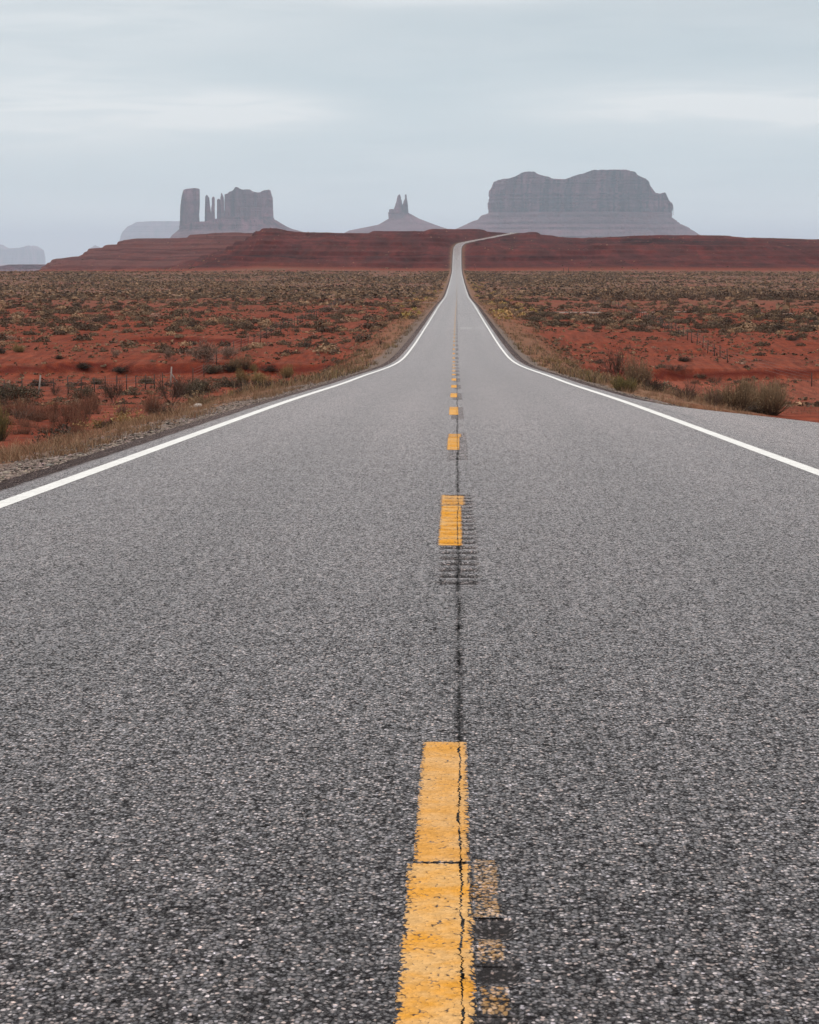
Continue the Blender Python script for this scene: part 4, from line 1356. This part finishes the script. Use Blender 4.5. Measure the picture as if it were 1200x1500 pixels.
def brush_mesh(name, x, y, r, h, pal_p, nl, seed, jitter=0.25):
    rg = np.random.default_rng(seed)
    n = len(x)
    z = terrain(x, y)
    pal_p = np.concatenate([pal_p, np.zeros(len(PAL) - len(pal_p))])
    pal = PAL[rg.choice(len(PAL), n, p=pal_p)] * rg.uniform(0.8, 1.2, (n, 1))
    ctr = np.stack([x, y, z], 1)
    th = rg.uniform(0, 2 * math.pi, (n, nl))
    u = rg.uniform(0.02, 1.0, (n, nl))
    d = np.stack([np.cos(th) * np.sqrt(1 - u * u), np.sin(th) * np.sqrt(1 - u * u), u], -1)
    rr = rg.uniform(0.5, 1.0, (n, nl, 1))
    pos = ctr[:, None] + d * rr * np.stack([r, r, h], 1)[:, None]
    size = (r * 1.35 / math.sqrt(nl))[:, None].repeat(nl, 1).reshape(-1)
    nrmv = d + rg.normal(size=d.shape) * 0.5
    nrmv = nrmv.reshape(-1, 3)
    nrmv /= np.linalg.norm(nrmv, axis=1)[:, None]
    a = np.cross(nrmv, rg.normal(size=nrmv.shape))
    a /= np.linalg.norm(a, axis=1)[:, None]
    b = np.cross(nrmv, a)
    s = size[:, None]
    pp = pos.reshape(-1, 3)
    V = np.stack([pp - a * s - b * s * .4, pp - b * s * .9 + a * s * .2, pp + a * s + b * s * .4, pp + b * s * .8 - a * s * .3], 1).reshape(-1, 3)
    col = np.repeat(pal, nl, 0) * rg.uniform(1 - jitter, 1 + jitter, (n * nl, 1))
    return new_mesh(name, V, [np.arange(len(V)).reshape(-1, 4)], M_LEAF, dict(tint=np.repeat(col, 4, 0)))


def dens_plain(x, y):
    c = fbm(x / 45.0, y / 110.0, 4, 301)
    d = sstep(-0.25, 0.35, c) * 0.85 + 0.12
    return d * (1 - 0.35 * sstep(1800, 1850, y)) * (0.10 + 0.90 * sstep(520, 980, y + 260 * fbm(x / 60.0, y / 90.0, 3, 303)))


def dens_ridge(x, y):
    return 0.5 * sstep(-0.1, 0.4, fbm(x / 60.0, y / 80.0, 4, 401))


rest = np.array(rest)
xa, ya = x1[rest], y1[rest]
ra = rad[rest]
xb, yb_ = scatter_pool(22000, 230, 820, dens_mid2)
rb = rng.gamma(3.0, 0.22, len(xb)).clip(0.15, 1.5)
xx, yy_, rr_ = np.concatenate([xa, xb]), np.concatenate([ya, yb_]), np.concatenate([ra, rb])
pm = np.array([.24, .22, .15, .11, .07, .06, .03, .04, .08])
o = link('desert_scrub', brush_mesh('desert_scrub', xx, yy_, rr_, rr_ * 0.62, pm, 150, 11, 0.16), kind='stuff', label='many small shrubs dotting the red sand on both sides', cat='scrub')
xc_, yc_ = scatter_pool(185000, 430, 1890, dens_plain)
rc_ = rng.gamma(4.0, 0.155, len(xc_)).clip(0.22, 1.5)
pp = np.array([.15, .11, .05, .08, .19, .19, .05, .05, .13])
o = link('desert_scrub', brush_mesh('desert_scrub', xc_, yc_, rc_, rc_ * 0.72, pp, 8, 12, 0.14), kind='stuff', label='dense grey and tan scrub covering the plain below the red ridge', cat='scrub')
xr_, yr_ = scatter_pool(9000, 1900, 3050, dens_ridge)
k = terrain(xr_, yr_) > Ftab(yr_) - 1
xr_, yr_ = xr_[k], yr_[k]
rr2 = rng.gamma(5.0, 0.14, len(xr_)).clip(0.3, 1.5)
o = link('desert_scrub', brush_mesh('desert_scrub', xr_, yr_, rr2, rr2 * 0.7, pm, 6, 13), kind='stuff', label='sparse dark scrub on the slopes of the red ridge', cat='scrub')
n = 1500
yv_ = 330 * (1500 / 330) ** rng.uniform(0, 1, n)
xv_ = (EDGE_L + 2.2 + rng.uniform(0, 1, n) ** 1.4 * np.interp(yv_, [330, 800, 1500], [9, 14, 16])) * np.where(rng.uniform(0, 1, n) < 0.4, -1, 1)
k = vnoise(xv_ / 5, yv_ / 40, 19) > 0.45
xv_, yv_ = xv_[k], yv_[k]
rv_ = rng.gamma(5.0, 0.10, len(xv_)).clip(0.25, 1.0)
link('yellow_scrub', brush_mesh('yellow_scrub', xv_, yv_, rv_, rv_ * 0.85, np.array([.1, 0, .05, .05, .15, .1, 0, .1, .05, .22, .18]), 40, 15, 0.18), kind='stuff',
     label='yellowish rabbitbrush lining the distant road edges', cat='scrub')
n = 30000
ys_ = np.sqrt(rng.uniform(125 ** 2, 470 ** 2, n))
xs_ = rng.uniform(-0.225, 0.185, n) * (ys_ + 12)
k = (np.abs(xs_) > 9) & (vnoise(xs_ / 4, ys_ / 12, 23) > 0.38)
xs_, ys_ = xs_[k], ys_[k]
rs_ = rng.gamma(2.5, 0.055, len(xs_)).clip(0.05, 0.35)
link('low_scrub', brush_mesh('low_scrub', xs_, ys_, rs_, rs_ * 0.7, np.array([.16, .16, .14, .12, .12, .14, .06, .04, .06]), 9, 16, 0.2), kind='stuff',
     label='ankle-high dry tufts strewn over the red soil', cat='scrub')
# dark bare thicket band at the right
n = 520
xt = rng.uniform(36, 150, n)
yt = 640 + rng.normal(size=n) * 28 + 20 * fbm(xt / 20, 0.5, 3, 5)
rt = rng.uniform(0.6, 1.5, n)
o = link('thicket', brush_mesh('thicket', xt, yt, rt, rt * 1.5, np.array([0, .1, .45, .35, 0, .1, 0, 0, 0]), 40, 14), kind='stuff', label='dark band of bare brush across the plain at the right', cat='thicket')

# dry grass on the verges


def grass(name, x, y, hgt, nb, seed, pal, w, label, spread=0.09):
    rg = np.random.default_rng(seed)
    n = len(x)
    z = terrain(x, y)
    bx = np.repeat(np.stack([x, y, z], 1), nb, 0) + np.concatenate([rg.normal(size=(n * nb, 2)) * spread * np.repeat(hgt, nb)[:, None] * 3, np.full((n * nb, 1), -0.02)], 1)
    hh = np.repeat(hgt, nb) * rg.uniform(0.4, 1.15, n * nb)
    lean = rg.normal(size=(n * nb, 2)) * 0.42
    tip = bx + np.concatenate([lean * hh[:, None], hh[:, None]], 1)
    bow = np.concatenate([-lean * hh[:, None] * 0.15, 0.05 * hh[:, None]], 1)
    c = pick(pal, n * nb, rg)
    wv = w
    V, Fq, cc = ribbons(bx, tip, bow, wv, wv * 0.3, c * 0.75, c, rg, seg=2)
    return link(name, new_mesh(name, V, [Fq], M_LEAF, dict(tint=cc)), kind='stuff', label=label, cat='grass')


def verge_pts(n, side, y0, y1, o0, o1, clump, seed):
    rg = np.random.default_rng(seed)
    y = y0 * (y1 / y0) ** rg.uniform(0, 1, n)
    o = o0 + (o1 - o0) * rg.uniform(0, 1, n) ** 1.2 * np.interp(y, [20, 100, 400], [0.8, 1.2, 1.5])
    x = np.where(side < 0, -(EDGE_L + BAND + o), EDGE_R(y) + BAND + o)
    k = vnoise(x / 1.1, y / 2.2, seed) > clump
    return x[k], y[k]


xg, yg = [], []
a, b = verge_pts(4200, -1, 16, 90, 0.45, 4.8, 0.50, 61); xg.append(a); yg.append(b)
a, b = verge_pts(1300, 1, 46, 110, 0.5, 4.0, 0.45, 62); xg.append(a); yg.append(b)
xg, yg = np.concatenate(xg), np.concatenate(yg)
grass('dry_grass', xg, yg, np.random.default_rng(5).uniform(0.05, 0.24, len(xg)) * (0.6 + 0.9 * vnoise(xg / 1.5, yg / 3.0, 9)), 12, 63, STRAW + [WEED[2], RABB[1]], 0.009, 'straw-coloured dry grass along the near road verges')
xg, yg = [], []
a, b = verge_pts(3200, -1, 80, 700, 0.5, 5.0, 0.52, 64); xg.append(a); yg.append(b)
a, b = verge_pts(3200, 1, 85, 700, 0.5, 5.0, 0.52, 65); xg.append(a); yg.append(b)
xg, yg = np.concatenate(xg), np.concatenate(yg)
grass('dry_grass', xg, yg, np.random.default_rng(6).uniform(0.15, 0.45, len(xg)), 9, 66, STRAW + RABB + SAGE + DARK[:1] + [GREEN[1], GOLD[0], WEED[0]], 0.03, 'tan and rusty dry grass along the distant road verges', 0.14)
# weedy ground cover on the near flats
rg = np.random.default_rng(77)
yw = 30 * (420 / 30) ** rg.uniform(0, 1, 11000)
xw = np.where(rg.uniform(0, 1, 11000) < 0.6, -1, 1) * (9 + rg.uniform(0, 1, 11000) ** 1.1 * 0.2 * yw)
k = (vnoise(xw / 5, yw / 12, 78) > 0.42) & (px_of(xw, yw) > -40) & (px_of(xw, yw) < 1240)
xw, yw = xw[k], yw[k]
grass('dry_grass', xw, yw, rg.uniform(0.12, 0.32, len(xw)), 8, 79, [WEED[0], WEED[2], RABB[1], TWIG[2], STRAW[1]], 0.014, 'thin reddish dry grass scattered on the near red flats', 0.16)

# ------------------------------------------------------------------ gravel and stones


def stones(name, x, y, r, mat, seed, label):
    rg = np.random.default_rng(seed)
    n = len(x)
    z = terrain(x, y)
    o = np.array([(1, 0, 0), (0, 1, 0), (-1, 0, 0), (0, -1, 0), (0, 0, 1), (0, 0, -1), (.7, .7, .5), (-.7, .6, .4), (.5, -.8, .45), (-.6, -.7, .5)], float)
    f = np.array([(0, 6, 4), (6, 1, 4), (1, 7, 4), (7, 2, 4), (2, 9, 4), (9, 3, 4), (3, 8, 4), (8, 0, 4), (6, 0, 5), (1, 6, 5), (7, 1, 5), (2, 7, 5), (9, 2, 5), (3, 9, 5), (8, 3, 5), (0, 8, 5)])
    a = rg.uniform(0, 6.28, n)
    ca, sa = np.cos(a), np.sin(a)
    V = o[None] * rg.uniform(0.7, 1.25, (n, 10, 1)) * (r[:, None] * rg.uniform(0.7, 1.3, (n, 3)))[:, None] * (1, 1, 0.7)
    Vx = V[..., 0] * ca[:, None] - V[..., 1] * sa[:, None]
    Vy = V[..., 0] * sa[:, None] + V[..., 1] * ca[:, None]
    V = np.stack([Vx, Vy, V[..., 2]], -1) + np.stack([x, y, z], 1)[:, None]
    Fq = (np.arange(n)[:, None, None] * 10 + f[None]).reshape(-1, 3)
    g = rg.uniform(0.3, 1.2, (n, 1)) * np.array([[0.34, 0.265, 0.23]]) * (1 + rg.normal(size=(n, 3)) * 0.04)
    g = np.where(rg.uniform(0, 1, (n, 1)) < 0.22, g * 0.25, g)
    return link(name, new_mesh(name, V.reshape(-1, 3), [Fq], mat, dict(tint=np.repeat(g, 10, 0))), kind='stuff', label=label, cat='gravel')


rg = np.random.default_rng(91)
ys = 15 * (130 / 15) ** rg.uniform(0, 1, 30000)
xs = -(EDGE_L + BAND + 0.02 + np.abs(rg.normal(size=30000)) * 0.72)
ys2 = 30 * (110 / 30) ** rg.uniform(0, 1, 8000)
xs2 = EDGE_R(ys2) + BAND - 0.1 + np.abs(rg.normal(size=8000)) * 0.30
ys3 = rg.uniform(28, 62, 5200)
xs3 = EDGE_R(ys3) + 0.1 + np.abs(rg.normal(size=5200)) * 0.45
xs2, ys2 = np.concatenate([xs2, xs3]), np.concatenate([ys2, ys3])
M_GRAV = leaf_mat('gravel_stone')
stones('gravel', np.concatenate([xs, xs2]), np.concatenate([ys, ys2]), rg.gamma(2.2, 0.0052, 43200).clip(0.005, 0.06), M_GRAV, 92, 'loose grey gravel along both road edges')

for (px, row, s, lab) in ((281, 598.5, 0.075, 'smaller of two pale rounded stones on the left verge'), (290, 597, 0.10, 'larger of two pale rounded stones on the left verge')):
    p = hit(px, row)
    rgs = np.random.default_rng(int(px))
    th = np.linspace(0, 2 * math.pi, 20, endpoint=False)
    ph = np.linspace(-0.5 * math.pi, 0.5 * math.pi, 13)
    V = np.stack([np.cos(ph)[:, None] * np.cos(th)[None], np.cos(ph)[:, None] * np.sin(th)[None], np.sin(ph)[:, None] + 0 * th[None]], -1).reshape(-1, 3)
    V = V * (1 + 0.22 * fbm(V[:, 0] * 1.3 + px, V[:, 1] * 1.3 + V[:, 2] * 1.7, 3, 5))[:, None] * (s * 1.25, s, s * 0.75)
    link('rock', new_mesh('rock', V, [grid_faces(13, 20, True)], M_STONE, smooth=True), loc=(p[0], p[1], p[2] + s * 0.35), label=lab, cat='stone')

# ------------------------------------------------------------------ two posts on the plain and the car on the crest
for (px, row, h, lab) in ((824.2, 397.0, 4.0, 'left one of two dark poles on the plain right of the road'), (831.3, 396.6, 4.3, 'right one of two dark poles on the plain right of the road')):
    y = 1830.0
    x = (px - 669) * y / F
    mb = MB()
    mb.tube([(0, 0, -0.5), (0.03, 0, h * 0.5), (0.05, 0, h)], [0.24, 0.21, 0.18], 8)
    link('wooden_pole', mb.mesh('wooden_pole', M_POST), loc=(x, y, float(terrain(x, y))), label=lab, cat='pole')

yc = 2960.0
car = link('car', None, loc=(float(XC(yc)) - 1.6, yc, float(P(yc)) + 0.02), label='tiny pale car coming over the crest at the far end of the road', cat='car')
car.rotation_euler = (0, 0, -0.13)
M_CAR = plain_mat('pale_car_paint', (0.62, 0.60, 0.58), (0.66, 0.64, 0.62), 1.0, 0.3, 0.5)
M_GLS = plain_mat('car_glass', (0.02, 0.022, 0.025), (0.03, 0.03, 0.033), 1.0, 0.1, 0.5)
M_TYR = plain_mat('tyre_rubber', (0.02, 0.02, 0.02), (0.03, 0.03, 0.03), 5.0)
M_LMP = plain_mat('lamp_glass', (0.75, 0.75, 0.72), (0.8, 0.8, 0.78), 3.0, 0.15, 0.5)


def loft(secs):
    secs = [np.asarray(s, float) for s in secs]
    k = len(secs[0])
    V = np.vstack(secs)
    mb = MB()
    mb.add(V, grid_faces(len(secs), k, True))
    return mb


def sec(y, w, z0, z1, tuck=0.85):
    return [(-w * 0.92, y, z0), (w * 0.92, y, z0), (w, y, z0 + (z1 - z0) * 0.45), (w * tuck, y, z1), (-w * tuck, y, z1), (-w, y, z0 + (z1 - z0) * 0.45)]


b = loft([sec(-2.26, 0.02, 0.5, 0.6), sec(-2.25, 0.78, 0.32, 0.74), sec(-1.9, 0.9, 0.26, 0.92), sec(-0.9, 0.93, 0.25, 1.02), sec(1.6, 0.93, 0.25, 1.06), sec(2.2, 0.86, 0.32, 1.0), sec(2.26, 0.02, 0.5, 0.6)])
link('body', b.mesh('body', M_CAR), car)
b = loft([sec(-0.95, 0.02, 1.0, 1.05), sec(-0.9, 0.82, 0.98, 1.06, 0.95), sec(-0.25, 0.80, 0.98, 1.56, 0.78), sec(1.2, 0.80, 0.98, 1.58, 0.78), sec(1.95, 0.80, 0.98, 1.12, 0.95), sec(2.0, 0.02, 1.0, 1.05)])
link('cabin_glass', b.mesh('cabin_glass', M_GLS), car)
b = MB(); b.box((0, 0.48, 1.595), (1.2, 1.5, 0.05), 0.9)
link('roof', b.mesh('roof', M_CAR), car)
for sx_ in (-0.84, 0.84):
    for sy in (-1.4, 1.4):
        w = MB(); w.tube([(sx_ - 0.11, sy, 0.33), (sx_ + 0.11, sy, 0.33)], 0.33, 16)
        link('wheel', w.mesh('wheel', M_TYR), car)
    l = MB(); l.box((sx_ * 0.72, -2.27, 0.66), (0.34, 0.06, 0.16), 0.9)
    link('headlight', l.mesh('headlight', M_LMP), car)

# ------------------------------------------------------------------ haze
hz = MB()
hz.box((0, 49000, 330), (140000, 104000, 1340))
T = bpy.data.materials.new('haze')
T.use_nodes = True
T.node_tree.nodes.clear()
TT = NT(T.node_tree)
vo = TT.n('ShaderNodeVolumePrincipled', ins={'Color': (0.69, 0.84, 1.0, 1), 'Density': 2.4e-5, 'Anisotropy': 0.0})
oo = TT.n('ShaderNodeOutputMaterial')
T.node_tree.links.new(vo.outputs[0], oo.inputs['Volume'])
link('haze', hz.mesh('haze', T), kind='stuff', label='thin pale blue haze over the desert', cat='haze')
